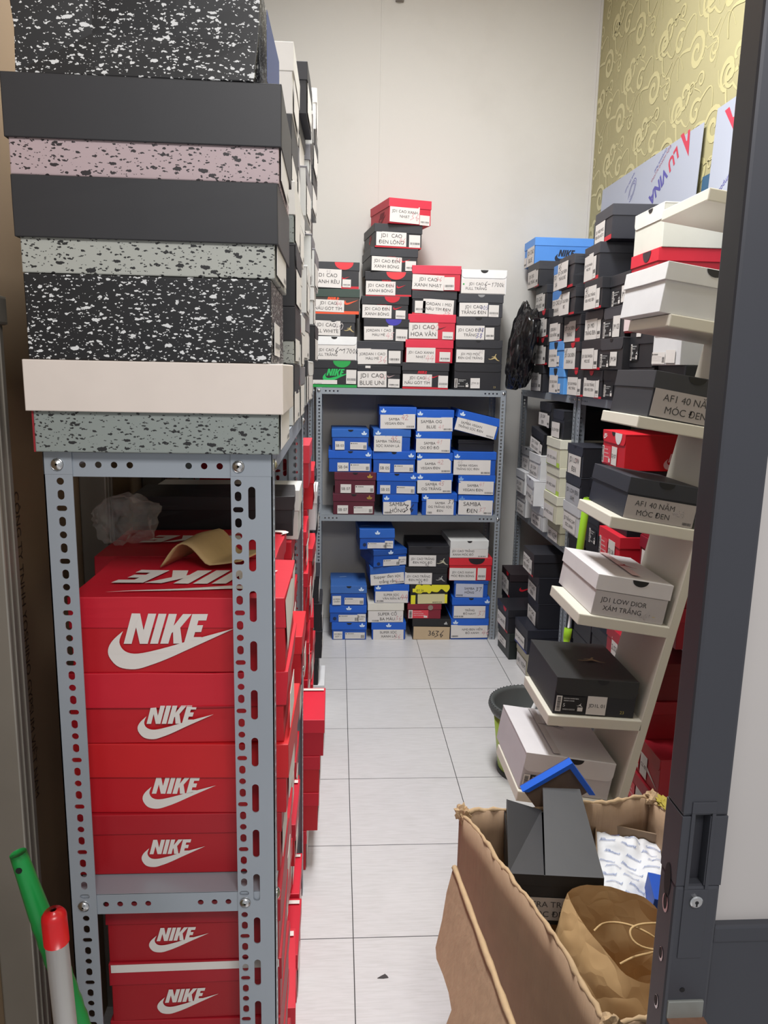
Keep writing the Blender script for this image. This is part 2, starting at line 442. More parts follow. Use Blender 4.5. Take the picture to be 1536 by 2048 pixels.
                slab(m, g, hw*.5, -hh*.85, hw*.85, -hh*.35, .0004, PAPER); nm = 'size_label'
            elif kind == 'rlab':
                slab(m, f2, -hw, -hh, -hw*.6, hh, .0009, PAPER); g2 = (g[0]+ux.cross(uy)*.0006, ux, uy)
                bars(m, g2, -hw*.93, -hh*.85, -hw*.68, hh*.85, PRINT, 14, True)
                for k in range(3): bars(m, g, -hw*.5, hh*(.55-.45*k), hw*(.3+.2*k), hh*(.68-.45*k), ink('#eadada'), 26)
                slab(m, g, hw*.55, -hh*.85, hw*.9, -hh*.4, .0004, PAPER); nm = 'size_label'
            else:
                put(m, g, MARK['dot'], -hw*.95, hh*.45, hh*.35, PRINT); bars(m, g, -hw*.75, hh*.5, -hw*.1, hh*.75, PRINT, 26)
                for k in range(3): bars(m, g, -hw*.9, hh*(.2-.32*k), hw*.45, hh*(.28-.32*k), PEN['g'], 30)
                bars(m, g, hw*.6, -hh*.75, hw*.92, hh*.2, PRINT, 9); nm = 'size_label'
            labels.append((nm, m))
    b.build('body', root, warp=warp)
    if not bare: li.build('lid', root, warp=warp)
    for nm, m in labels: m.build(nm, root)
    return root

# ------------------------------------------------------------------ the room
YB, XR, XL, ZC, YF = 4.43, 1.40, -.53, 3.75, -1.6

def tile_floor():
    m = bpy.data.materials.new('floor_tiles'); m.use_nodes = True; nt = m.node_tree; b = nt.nodes['Principled BSDF']
    b.inputs['Roughness'].default_value = .32
    tc = node(nt, 'ShaderNodeTexCoord'); sep = node(nt, 'ShaderNodeSeparateXYZ'); nt.links.new(tc.outputs['Object'], sep.inputs[0])
    ds = []
    for ax, off in ((0, .053), (1, 3.7816)):
        a = node(nt, 'ShaderNodeMath', operation='SUBTRACT'); nt.links.new(sep.outputs[ax], a.inputs[0]); a.inputs[1].default_value = off-40
        p = node(nt, 'ShaderNodeMath', operation='PINGPONG'); nt.links.new(a.outputs[0], p.inputs[0]); p.inputs[1].default_value = .2
        ds.append(p.outputs[0])
    mn = node(nt, 'ShaderNodeMath', operation='MINIMUM'); nt.links.new(ds[0], mn.inputs[0]); nt.links.new(ds[1], mn.inputs[1])
    lt = node(nt, 'ShaderNodeMath', operation='LESS_THAN'); nt.links.new(mn.outputs[0], lt.inputs[0]); lt.inputs[1].default_value = .0013
    mp = node(nt, 'ShaderNodeMapping'); mp.inputs['Scale'].default_value = (14, 170, 1); nt.links.new(tc.outputs['Object'], mp.inputs[0])
    nz = node(nt, 'ShaderNodeTexNoise'); nz.inputs['Scale'].default_value = 1; nz.inputs['Detail'].default_value = 6; nz.inputs['Distortion'].default_value = .6
    nt.links.new(mp.outputs[0], nz.inputs['Vector'])
    n2 = node(nt, 'ShaderNodeTexNoise'); n2.inputs['Scale'].default_value = 3; n2.inputs['Detail'].default_value = 5; nt.links.new(tc.outputs['Object'], n2.inputs['Vector'])
    cr = node(nt, 'ShaderNodeValToRGB'); cr.color_ramp.elements[0].position = .33; cr.color_ramp.elements[1].position = .6
    cr.color_ramp.elements[0].color = lin('#c8c6c6'); cr.color_ramp.elements[1].color = lin('#d2d0d1'); nt.links.new(nz.outputs['Fac'], cr.inputs[0])
    mu = node(nt, 'ShaderNodeMix', data_type='RGBA', blend_type='MULTIPLY'); mu.inputs[0].default_value = .10
    nt.links.new(cr.outputs[0], mu.inputs[6]); nt.links.new(n2.outputs['Fac'], mu.inputs[7])
    mx = node(nt, 'ShaderNodeMix', data_type='RGBA'); nt.links.new(lt.outputs[0], mx.inputs[0]); nt.links.new(mu.outputs[2], mx.inputs[6]); mx.inputs[7].default_value = lin('#3b3a3c')
    nt.links.new(mx.outputs[2], b.inputs['Base Color'])
    rr = node(nt, 'ShaderNodeMapRange'); rr.inputs[3].default_value = .26; rr.inputs[4].default_value = .42; nt.links.new(n2.outputs['Fac'], rr.inputs[0]); nt.links.new(rr.outputs[0], b.inputs['Roughness'])
    sb = node(nt, 'ShaderNodeMath', operation='SUBTRACT'); nt.links.new(nz.outputs['Fac'], sb.inputs[0]); nt.links.new(lt.outputs[0], sb.inputs[1])
    bp = node(nt, 'ShaderNodeBump'); bp.inputs['Strength'].default_value = .05; bp.inputs['Distance'].default_value = .002
    nt.links.new(sb.outputs[0], bp.inputs['Height']); nt.links.new(bp.outputs[0], b.inputs['Normal'])
    return m

def plaster(col, dirt, amount):
    m = bpy.data.materials.new('painted_wall'); m.use_nodes = True; nt = m.node_tree; b = nt.nodes['Principled BSDF']
    b.inputs['Roughness'].default_value = .75; b.inputs['Specular IOR Level'].default_value = .25
    tc = node(nt, 'ShaderNodeTexCoord')
    n1 = node(nt, 'ShaderNodeTexNoise'); n1.inputs['Scale'].default_value = 1.7; n1.inputs['Detail'].default_value = 8; n1.inputs['Roughness'].default_value = .62; nt.links.new(tc.outputs['Object'], n1.inputs[0])
    cr = node(nt, 'ShaderNodeValToRGB'); cr.color_ramp.elements[0].position = .5; cr.color_ramp.elements[1].position = .8; nt.links.new(n1.outputs['Fac'], cr.inputs[0])
    mlt = node(nt, 'ShaderNodeMath', operation='MULTIPLY'); nt.links.new(cr.outputs[0], mlt.inputs[0]); mlt.inputs[1].default_value = amount
    mx = node(nt, 'ShaderNodeMix', data_type='RGBA'); mx.inputs[6].default_value = lin(col); mx.inputs[7].default_value = lin(dirt)
    nt.links.new(mlt.outputs[0], mx.inputs[0]); nt.links.new(mx.outputs[2], b.inputs['Base Color'])
    n3 = node(nt, 'ShaderNodeTexNoise'); n3.inputs['Scale'].default_value = 160; nt.links.new(tc.outputs['Object'], n3.inputs[0])
    bp = node(nt, 'ShaderNodeBump'); bp.inputs['Strength'].default_value = .08; bp.inputs['Distance'].default_value = .002
    nt.links.new(n3.outputs['Fac'], bp.inputs['Height']); nt.links.new(bp.outputs[0], b.inputs['Normal'])
    return m

m = MB(); m.gbox(XL-.3, XR+1.2, YF, YB+.1, -.08, 0, tile_floor(), c=.001); struct(m.build('floor'))
m = MB(); m.gbox(XL-.3, XR+.2, YF, YB+.1, ZC, ZC+.05, plaster('#e0ddd8', '#c8c4bc', .3)); struct(m.build('ceiling'))
CREAM = plaster('#cecbc6', '#b3aea6', .3)
m = MB(); m.gbox(XL-.3, XR+.1, YB, YB+.08, 0, ZC, CREAM); wb = m.build('wall_back'); struct(wb)
m = MB(); m.gbox(.212, .224, YB-.0025, YB+.001, 1.2, ZC, CREAM, c=.001); struct(m.build('trim_1'))

# right wall with a raised scroll pattern in its paper
WP = plaster('#a9a27c', '#979070', .35)
SCROLL = mat('#c8c08f', .33, metal=.1, var=.04, scale=5)
m = MB(); m.gbox(XR, XR+.08, .84, YB+.02, 0, ZC, WP)
RN = [0]
def ribbon(mb, pts, w0):
    n = len(pts); a, b = [], []
    for i, p in enumerate(pts):
        q0, q1 = Vector(pts[max(i-1, 0)]), Vector(pts[min(i+1, n-1)]); d = (q1-q0).normalized(); nn = Vector((-d.y, d.x))
        t = i/(n-1); wd = w0*(.25+.75*math.sin(math.pi*min(1, t*1.15))**.8)
        a.append(Vector(p)+nn*wd); b.append(Vector(p)-nn*wd)
    RN[0] += 1; xo = XR-.0006-.0001*(RN[0] % 13)
    lim = lambda p: (xo, min(max(p.x, .86), YB-.02), min(max(p.y, 1.4), ZC-.02))
    mb.grid([[lim(p), lim(q)] for p, q in zip(a, b)], SCROLL)
def curl(cy, cz, r, turns, a0, sgn, tail):
    P = []
    for k in range(26):
        t = k/25; rr = r*(.12+.88*t); an = a0+sgn*turns*2*math.pi*(1-t)
        P.append((cy+rr*math.cos(an), cz+rr*math.sin(an)))
    e = Vector(P[-1]); d = (e-Vector(P[-2])).normalized(); nn = Vector((-d.y, d.x))*-sgn*-1
    for k in range(1, 9):
        t = k/8; P.append(tuple(e+d*tail*t+nn*tail*.55*math.sin(t*3.0)))
    return P
for gy in range(9):
    for gz in range(7):
        y0 = .9+gy*.42+(gz % 2)*.2; z0 = 1.75+gz*.33
        if y0 > 4.3: continue
        for (dy, dz, r_, tn, a0, sg, tl, wd) in ((0, 0, .075, 1.5, .5, 1, .13, .0085), (.17, .1, .05, 1.2, 2.4, -1, .12, .007), (-.1, .15, .045, 1.3, 4.2, 1, .1, .006),
                                             (.08, -.13, .055, 1.1, 5.4, -1, .11, .007), (.27, -.04, .04, 1.0, 1.2, 1, .09, .005), (.22, .2, .03, 1.1, 3.3, -1, .12, .0045), (.34, .16, .06, 1.35, 4.8, 1, .12, .008), (.05, .27, .038, 1.1, 1.9, -1, .14, .0055), (.36, -.12, .034, 1.2, .2, 1, .13, .005), (-.06, -.03, .03, 1.0, 2.8, -1, .12, .004)):
            ribbon(m, curl(y0+dy, z0+dz, r_, tn, a0, sg, tl), wd*(1.5 if r_ > .042 else 1.0))
struct(m.build('wall_right'))
m = MB(); m.gbox(XR-.012, XR+.001, YB-.012, YB+.001, 0, ZC, CREAM, c=.003); struct(m.build('trim_2'))

# left partition: brown gypsum board with printing, galvanised studs
GYP = mat('#806a50', .85, var=.1, scale=6, bump=.1); GPRINT = ink('#3d2f24')
m = MB(); m.gbox(XL-.06, XL, .55, YB+.02, 0, ZC, GYP)
fr = (Vector((XL+.0006, 1.2, 1.25)), Vector((0, 0, -1)), Vector((0, 1, 0)))
for k, s in enumerate(('CÔNG TY TNHH YOSHINO GYPSUM VIỆT NAM', 'Lô T5, khu công nghiệp Phú Mỹ', 'tỉnh Bà Rịa - Vũng Tàu, Việt Nam')):
    put(m, fr, text_shape(s), -.03+.03*k, .066-k*.036, .026, GPRINT)
struct(m.build('wall_left'))
GALV = mat('#9a948a', .4, metal=.55, var=.12, scale=9)
for i, y in enumerate((1.09, 1.58, 2.08, 2.6, 3.1, 3.6, 4.1)):
    m = MB(); m.gbox(XL, XL+.055, y, y+.05, 0, ZC, GALV, c=.003)
    m.gbox(XL+.0545, XL+.057, y+.012, y+.018, 0, ZC, GALV, c=.001); m.gbox(XL+.0545, XL+.057, y+.032, y+.038, 0, ZC, GALV, c=.001)
    struct(m.build('trim_%d' % (i+3)))
m = MB(); m.gbox(XL+.0005, XL+.03, .6, 1.088, 1.548, 1.572, GALV, c=.003); m.gbox(XL+.04, XL+.062, 1.082, 1.142, 1.54, 1.58, GALV, c=.004)
struct(m.build('trim_10'))

# ------------------------------------------------------------------ slotted-angle racks
def stadium(cx, cz, a, b, n=5):
    P = []; r = min(a, b)
    for q in range(4):
        ox, oz = (a-r)*(1 if q in (0, 3) else -1), (b-r)*(1 if q in (0, 1) else -1)
        for k in range(n): an = R(90*q+90*k/(n-1)); P.append((cx+ox+r*math.cos(an), cz+oz+r*math.sin(an)))
    return P
PLATE = {}
def holed(w, h, holes):
    k = (w, h, tuple(holes))
    if k not in PLATE:
        loops = [[(0, 0), (w, 0), (w, h), (0, h)]]+[stadium(*q) for q in holes]
        pts = [p for l in loops for p in l]
        PLATE[k] = (loops, pts, [tuple(t) for t in tessellate_polygon([[Vector((*p, 0)) for p in l] for l in loops])])
    return PLATE[k]
def plate(mb, o, ux, uz, t, w, h, holes, m):
    """one perforated sheet of thickness t, its holes cut through"""
    o, ux, uz, t = Vector(o), Vector(ux), Vector(uz), Vector(t); loops, pts, tr = holed(w, h, holes)
    A = [o+ux*x+uz*z for x, z in pts]
    mb.tris(A, tr, m); mb.tris([p+t for p in A], [tuple(reversed(q)) for q in tr], m)
    for l in loops[1:]:
        L = [o+ux*x+uz*z for x, z in l]
        for i in range(len(L)): mb.poly([L[i], L[(i+1) % len(L)], L[(i+1) % len(L)]+t, L[i]+t], m)
    for (a, b) in (((0, 0), (0, h)), ((w, 0), (w, h))):
        p, q = o+ux*a[0]+uz*a[1], o+ux*b[0]+uz*b[1]; mb.poly([p, q, q+t, p+t], m)
def post_mesh(mb, x, y, sx, sy, h, wx, wy, two, m):
    """L-section upright, corner at (x, y), flanges towards sx and sy"""
    p = .0745; n = int(h/p); t = .0018
    def holes(w, two):
        c = w*(.83 if two else .56)
        H = [(c, .0093, .0046, .0068), (c, .0279, .0072, .0038), (c, .0466, .0046, .0068), (c, .0652, .0050, .0050)]
        if two: H.append((w*.5, .0372, .0050, .0232))
        return H
    for k in range(n):
        plate(mb, (x, y, k*p), (sx, 0, 0), (0, 0, 1), (0, sy*t, 0), wx, p, holes(wx, two), m)
        plate(mb, (x, y, k*p), (0, sy, 0), (0, 0, 1), (sx*t, 0, 0), wy, p, holes(wy, False), m)
    if h-n*p > .002:
        z0, z1 = n*p, h
        mb.gbox(min(x, x+sx*wx), max(x, x+sx*wx), min(y, y+sy*t), max(y, y+sy*t), z0, z1, m, c=.0004)
        mb.gbox(min(x, x+sx*t), max(x, x+sx*t), min(y, y+sy*wy), max(y, y+sy*wy), z0, z1, m, c=.0004)
BOLT = MB(); BOLT.tube([(0, 0, 0), (0, -.0022, 0)], [.0085, .0085], CHROME, 12); BOLT.tube([(0, -.0021, 0), (0, -.0036, 0), (0, -.005, 0), (0, -.0056, 0)], [.008, .007, .0045, .0015], CHROME, 12)
BOLT = BOLT.mesh('bolt', True)
def rack(label, x0, x1, y0, y1, shelves, H, face, two=(0, 1), wx=.038, lipd=.034):
    root = thing('storage_rack', label, 'rack', (x0, y0, 0), group='slotted grey steel racks')
    W, D = x1-x0, y1-y0
    for i, (x, y, sx, sy) in enumerate(((0, 0, 1, 1), (W, 0, -1, 1), (0, D, 1, -1), (W, D, -1, -1))):
        m = MB(); post_mesh(m, x, y, sx, sy, H, .057 if i in two else wx, .038, i in two, STEEL); m.build('post', root)
    t = .0012; e = .003
    for z in shelves:
        m = MB(); ax, ay, bx, by = e, e, W-e, D-e
        m.gbox(ax, bx, ay, by, z-.0012, z, STEEL, c=.0004)
        for (o, u, wd) in (((ax, ay, z-lipd), (1, 0, 0), bx-ax), ((ax, by-t, z-lipd), (1, 0, 0), bx-ax), ((ax, ay, z-lipd), (0, 1, 0), by-ay), ((bx-t, ay, z-lipd), (0, 1, 0), by-ay)):
            hs = [(c, lipd*.48, .0045, .0045) for k in range(4) for c in (.048+.021*k, wd-.048-.021*k)]
            th = (0, t, 0) if u[0] else (t, 0, 0)
            plate(m, o, u, (0, 0, 1), th, wd, lipd, hs, STEEL)
        m.build('shelf', root)
        for (x, y, ry) in ((wx*.48, 0, 0), (W-wx*.48, 0, 0)) if face == 'y' else ((0, .02, -90), (0, D-.02, -90)) if face == '-x' else ((wx*.5, 0, 0), (W-.046, 0, 0), (W, .02, 90), (W, D-.02, 90)):
            o = bpy.data.objects.new('bolt', BOLT); C.objects.link(o); o.parent = root; o.location = (x, y, z-lipd*.5); o.rotation_euler = (0, 0, R(ry))
    return root
SH = (.70, 1.39)
rack('grey slotted rack in front, topped with big speckled boxes, red boxes inside', -.396, -.089, 1.045, 1.99, (.70, 1.372), 1.372, 'x', two=(1,))
rack('grey slotted rack standing directly behind the front left rack', -.415, -.110, 2.01, 2.97, SH, 1.39, 'x', two=(1,))
rack('grey slotted rack on the left, farthest in and next to the back rack', -.425, -.125, 2.99, 4.0, SH, 1.39, 'x', two=(1,))
rack('grey slotted rack across the back wall holding the blue boxes', -.115, .896, 4.05, 4.36, (.71, 1.39), 1.39, 'y', two=(), wx=.031)
rack('grey slotted rack on the right wall, beside the black bag', 1.05, 1.36, 3.33, 4.36, SH, 1.39, '-x', two=(), wx=.038)
rack('grey slotted rack on the right, behind the leaning white display stand', 1.05, 1.36, 1.98, 3.31, SH, 1.39, '-x', two=(), wx=.038)

# ------------------------------------------------------------------ shoe boxes on the back rack
ORDS = ['lowest', 'second from bottom', 'third from bottom', 'fourth from bottom', 'fifth from bottom', 'sixth from bottom', 'seventh from bottom']
def order(k, n): return 'topmost' if k == n-1 else ORDS[k]
DK, BR, MAR, OR, GRN, LB = '#2a2a2f', '#3c332f', '#571a2b', '#e8552e', '#1f9a46', '#5a9be0'
def stack(where, group, yf, z, rows, L=.31, n0=0, total=None):
    """rows, bottom to top: (look, x centre, width, height, turn, body, lid, style, items, extra)"""
    tot = total or len(rows)
    for k, (look, x, wd, h, turn, body, lid, style, items, ex) in enumerate(rows):
        ex = dict(ex); ll = ex.pop('L', L); dy = ex.pop('dy', 0); lab = ex.pop('label', None)
        shoe_box(lab or '%s shoe box, %s in %s' % (look, order(k+n0, tot), where), (x, yf+dy+ll/2, z), turn, (wd, ll, h), body, lid, style=style, items=items, group=group, **ex)
        z += h+.0006
    return z
def T(s, u0=.02, v0=.08, u1=.66, v1=.68, **k): return ('txt', s, u0, v0, u1, v1, k)
def JT(col, u=.62, r=.042): return ('tab', col, u, r)
G = 'shoe boxes on top of the back rack'
stack('the top stack nearest the left racks', G, 4.056, 1.391, [
    ('black and green', -.019, .237, .139, 0, BLACK, BLACK, 'lift', [('band', GRN, 0, .1), JT(GRN, .66, .046), ('nike', .32, .43, .036, '#23b25a'), ('bar', .76, .14, .98, .66), ('txt', '', .02, .12, .56, .27, {'bc': (-.9, -.3)})], {}),
    ('white', -.021, .233, .121, 0, WHITE, '#e6e6e6', 'flip', [T('JD1 CAO|FULL TRẮNG', 0.0, .03, .98, .63, tx=(.06, .6), dot=1, pen=[('6~', 'k', .52, .45, .4), ('1700k', 'k', .7, .45, .32)]), ('tab', '#1a1a1c', .5, .016)], {'dy': -.004}),
    ('black, gold-emblemed', -.026, .221, .112, 0, DK, '#37383c', 'lift', [T('JD1 CAO|ALL WHITE', .0, .04, .66, .7, pen=[('40', 'g', .76, .4, .5)]), ('leaper', .82, .22, .03, '#b9a472', {'on': 'body'})], {}),
    ('brown', -.013, .242, .126, -1, BR, '#33443c', 'lift', [('band', OR, 0, .12), ('nike_word', .32, .52, .025, OR), ('swoosh', .72, .5, .018, OR), T('JD1 CAO|NÂU GÓT TÍM', .01, .08, .68, .56, pen=[('44', 'r', .72, .5, .4)])], {}),
    ('black', -.021, .241, .131, 1, BLACK, '#2d2e33', 'lift', [JT('#e0303a', .68, .048), ('band', RED, 0, .09, {'u': (.62, 1)}), ('swoosh', .66, .42, .01, RED), T('JD1 CAO|XANH RÊU', .02, .03, .63, .72, ty=.95, pen=[('93', 'g', .45, .74, .2)]), ('bar', .65, .05, .83, .35)], {'dy': -.004})])
stack('the tallest stack on the back rack', G, 4.06, 1.391, [
    ('black', .214, .224, .117, 0, BLACK, BLACK, 'lift', [T('JD1 CAO|BLUE UNI', 0, .04, .68, .74, pen=[('36', 'p', .76, .5, .3)]), ('bar', .72, .04, .99, .42), ('sq', '', .18, .88, .3, .98, {'on': 'lid'}), ('swoosh', .72, .55, .01, '#b79b9b')], {}),
    ('black', .220, .240, .123, -1, BLACK, '#303137', 'lift', [T('JORDAN 1 CAO|MÀU MÈ', .01, .05, .66, .7, pen=[('36', 'p', .7, .1, .4)]), ('bar', .69, .1, .95, .62)], {'dy': -.004}),
    ('black, violet-tabbed', .248, .236, .115, 1, BLACK, BLACK, 'lift', [JT('#3d36a4', .65, .042), T('JORDAN 1 CAO|MÀU MÈ', .0, .06, .64, .7, pen=[('45', 'p', .75, .1, .4)]), ('bar', .7, .03, .96, .55)], {}),
    ('black', .240, .240, .112, 0, BLACK, BLACK, 'lift', [JT(RED, .65, .04), ('nike_word', .33, .6, .02, RED), T('JD1 CAO ĐEN|XANH BÓNG', .01, .02, .64, .6, pen=[('41', 'p', .78, .62, .3)]), ('bar', .73, .0, .94, .38), ('swoosh', .7, .5, .012, RED)], {'dy': -.002}),
    ('black, red-tabbed', .261, .238, .122, -2, BLACK, BLACK, 'lift', [JT('#e0303a', .66, .05), ('nike_word', .35, .58, .02, RED), ('band', RED, 0, .07), T('JD1 CAO ĐEN|XANH BÓNG', .01, .04, .65, .6, pen=[('45', 'p', .78, .6, .3)]), ('swoosh', .7, .42, .012, RED)], {}),
    ('black', .266, .243, .116, 6, BLACK, '#303137', 'lift', [('nike_word', .35, .62, .018, RED), T('JD1 CAO ĐEN|XANH BÓNG', .02, .02, .66, .62, pen=[('38', 'r', .78, .66, .3)]), ('bar', .74, .06, .97, .48), ('swoosh', .68, .5, .012, RED)], {'dy': .004}),
    ('black, red-marked', .279, .244, .115, 8, BLACK, '#2d2e33', 'lift', [('band', RED, 0, .06), T('JD1  CAO|ĐEN LÔNG', .03, .07, .67, .66, pen=[('46', 'r', .76, .25, .35)]), ('bar', .73, .05, .97, .58), ('nike', .52, .42, .022, RED, {'face': 'left'})], {}),
    ('red', .318, .224, .120, 15, '#c8283d', '#d23047', 'lift', [T('JD1 CAO XANH|NHẠT', .01, .04, .72, .72, pen=[('36', 'p', .68, .2, .45)]), ('bar', .73, .0, .97, .4), ('nike', .5, .3, .03, '#7c2430', {'face': 'left'})], {'dy': -.01})])
stack('the mostly red stack on the back rack', G, 4.06, 1.391, [
    ('black', .463, .244, .136, -1, BLACK, '#303034', 'lift', [('band', RED, 0, .07), ('nike_word', .33, .58, .02, RED), T('JD1 CAO|NÂU GÓT TÍM', .01, .09, .64, .56, pen=[('46', 'p', .72, .5, .4)]), ('bar', .78, .06, .99, .52), ('swoosh', .65, .5, .012, RED)], {}),
    ('red', .474, .247, .118, 1, '#c5233a', '#d42c46', 'lift', [T('JD1 CAO XANH|NHẠT', .01, .0, .63, .68, pen=[('44', 'p', .66, .1, .4)]), ('bar', .72, .06, .95, .48)], {}),
    ('red', .489, .244, .129, -1, '#c5233a', '#d42c46', 'lift', [T('JD1 CAO|HOA VĂN', .01, .04, .63, .66, pen=[('40', 'p', .74, .5, .4)]), ('bar', .73, .03, .96, .32), ('swoosh', .64, .48, .012, '#53202a')], {}),
    ('black, askew-labelled', .496, .230, .118, 0, BLACK, '#2e2e33', 'lift', [('band', RED, 0, .06, {'u': (0, .3)}), ('bar', .06, .04, .3, .56), T('JORDAN 1 MID|NÂU TÍM ĐEN', .24, .0, .94, .64, rot=-2.5, pen=[('36', 'p', .68, .02, .35)])], {'dy': .004}),
    ('red', .507, .248, .124, -2, '#c5233a', '#d0304a', 'lift', [T('JD1 CAO|XANH NHẠT', .0, .02, .66, .62, rot=-2, pen=[('46', 'r', .74, .6, .3)]), ('bar', .66, .03, .88, .55)], {'dy': -.004})])
stack("the back rack's stack beside the black bag", G, 4.058, 1.391, [
    ('black, size-stickered', .738, .250, .137, 0, BLACK, BLACK, 'flip', [('blk', .01, .08, .33, .42), ('sq', 'JTM 01', .35, .06, .55, .45), ('word', '23', .84, .08, .014, '#a89868')], {}),
    ('black, gold-emblemed', .738, .248, .122, 0, BLACK, '#2a2a2f', 'flip', [T('JD1 MID MÓC|ĐEN CHỈ TRẮNG', .02, .04, .62, .58, pen=[('40', 'g', .8, .72, .25)]), ('leaper', .78, .14, .034, '#b9a472'), ('tab', '#141416', .48, .014)], {'dy': -.004}),
    ('black, notched', .731, .234, .115, 0, BLACK, '#333338', 'flip', [T('JD1 CAO ĐEN|TRẮNG', .0, .0, .64, .62, pen=[('38', 'b', .78, .55, .3), ('38', 'b', .7, .12, .35)]), ('bar', .66, .02, .86, .55), ('tab', '#101012', .5, .018)], {}),
    ('grey-black', .740, .230, .115, 0, '#34353b', '#3b3c42', 'lift', [T('JD1 CAO|TRẮNG ĐEN', .01, .02, .66, .62, pen=[('405', 'b', .72, .5, .3)]), ('bar', .68, .02, .91, .54), ('tab', '#8a8a8c', .5, .018)], {}),
    ('white', .750, .235, .122, 0, WHITE, '#e4e4e4', 'flip', [T('JD1 CAO|FULL TRẮNG', .0, .03, .97, .6, tx=(.08, .6), dot=1, pen=[('6-', 'k', .52, .5, .35), ('1700k', 'k', .68, .5, .28)]), ('tab', '#1a1a1c', .5, .02)], {'dy': -.004})])

BLU, BLU2 = '#1450ad', '#1a5cc4'
def AD(u=.12, col='#cfe0f4'): return ('trefoil', u, .74, .022, col, {'on': 'lid'})
NOTCH = ('tab', '#15161c', .5, .014)
def SB(code, u=.18, face=None): return [('sq', code, u, .04, u+.26, .44), ('adi', .5, .06, .96, .4), NOTCH]
G = 'shoe boxes on the middle shelf of the back rack'
stack("the middle shelf's maroon-based stack", G, 4.062, .711, [
    ('maroon', .091, .222, .114, 0, MAR, '#5c1d30', 'lift', SB('SB 07', .1)+[AD(.88, '#a0803a')], {}),
    ('maroon', .097, .219, .117, 0, MAR, '#5f1e31', 'lift', SB('SB 07', .14)+[AD(.86, '#b08c3a')], {'dy': -.004}),
    ('blue', .069, .228, .115, 0, BLU, BLU2, 'lift', SB('SB 04', .2)+[AD(.92)], {}),
    ('blue, loose-lidded', .065, .191, .113, 1, BLU, '#2a66bd', 'lift', SB('SB 03', .08)+[AD(.88)], {'tilt': (0, 0), 'wear': .6})], L=.29)
stack("the middle shelf's stack beside the maroon boxes", G, 4.062, .711, [
    ('blue', .344, .190, .112, 0, BLU, BLU2, 'lift', [AD(.1), T('SAMBA|HỒNG', .01, .02, .8, .72, tx=(.2, .85), pen=[('36', 'k', .75, .2, .5)], bc=(-.9, -.4))], {}),
    ('blue', .321, .213, .116, 0, BLU, BLU2, 'lift', SB('SB 05', .08)+[AD(.92)], {'dy': -.004}),
    ('blue, dented', .308, .225, .116, -1, BLU, BLU2, 'lift', SB('SB 05', .14)+[AD(.9)], {'wear': .5}),
    ('blue, torn-labelled', .286, .194, .120, 2, BLU, '#2f66ba', 'lift', [AD(.12), T('SAMBA TRẮNG|SỌC XANH LÁ', .0, .0, .77, .7, pen=[('45', 'r', .6, .7, .3)])], {'wear': .6}),
    ('blue', .322, .193, .116, -1, BLU, BLU2, 'lift', [AD(.1), T('SAMBA|VEGAN ĐEN', .02, .02, .98, .68, tx=(.1, .7), pen=[('42', 'r', .6, .6, .35)], bc=(.5, .95))], {})], L=.29)
stack("the middle shelf's stack beside the tilted box", G, 4.062, .711, [
    ('blue', .557, .188, .120, 0, BLU, BLU2, 'lift', [AD(.1), T('SAMBA|OG TRẮNG SỌC|ĐEN', .12, .02, .92, .74, pen=[('37', 'k', .78, .7, .28)], bc=(-.9, -.6))], {}),
    ('blue', .528, .190, .108, 0, BLU, BLU2, 'lift', [AD(.08), T('SAMBA|OG TRẮNG', .0, .02, .98, .68, tx=(.1, .72), pen=[('45', 'r', .62, .58, .3)], bc=(.5, .95))], {'dy': -.003}),
    ('blue', .525, .190, .111, 0, BLU, BLU2, 'lift', [AD(.06), T('SAMBA|VEGAN ĐEN', .0, .02, .96, .72, tx=(.08, .7), pen=[('42', 'p', .6, .62, .3)], bc=(.45, .95))], {}),
    ('blue', .515, .189, .114, 0, BLU, BLU2, 'lift', [AD(.06), T('SAMBA|OG ĐỎ ĐÔ', .0, .02, .97, .68, tx=(.1, .7), pen=[('41', 'p', .6, .6, .3)], bc=(.5, .95))], {'dy': -.003}),
    ('blue', .523, .194, .115, -1, BLU, BLU2, 'lift', [AD(.08), T('SAMBA OG|BLUE', .0, .02, .98, .66, tx=(.08, .72), pen=[('41', 'p', .6, .15, .3)], bc=(.5, .95))], {})], L=.29)
zt = stack('the stack below the tilted blue box', G, 4.062, .711, [
    ('blue', .759, .192, .114, 0, BLU, BLU2, 'lift', [AD(.1, '#5f8fd0'), T('SAMBA|ĐEN', .0, .02, .98, .74, tx=(.1, .7), pen=[('37', 'p', .6, .2, .3)], bc=(.5, .95))], {'dy': .004}),
    ('blue', .758, .198, .107, 0, BLU, BLU2, 'lift', [AD(.06, '#86ace0'), T('SAMBA|VEGAN ĐEN', .0, .02, .97, .7, tx=(.1, .72), pen=[('41', 'p', .58, .62, .3)], bc=(.5, .95))], {}),
    ('blue, wide', .742, .229, .126, 0, BLU, BLU2, 'lift', [AD(.08), T('SAMBA VEGAN|TRẮNG SỌC ĐEN', .0, .02, .88, .66, tx=(.05, .72), pen=[('45', 'g', .1, .72, .25)], bc=(.5, .95))], {}),
    ('dark', .755, .19, .062, -2, '#15161c', '#17181f', 'lift', [], {'dy': .03, 'lh': .02, 'label': 'near-black shoe box wedged under the tilted blue box on the middle shelf'})], L=.26, total=9)
shoe_box('blue shoe box tipped steeply to one side, topmost on the middle shelf', (.737, 4.06+.145, 1.152), 0, (.233, .29, .112), BLU, BLU2, tilt=(0, 12.5), group=G,
         items=[AD(.1), T('SAMBA VEGAN|TRẮNG SỌC ĐEN', .0, .02, .95, .64, tx=(.04, .72), pen=[('37', 'g', .22, .72, .25)], bc=(.6, .95))])

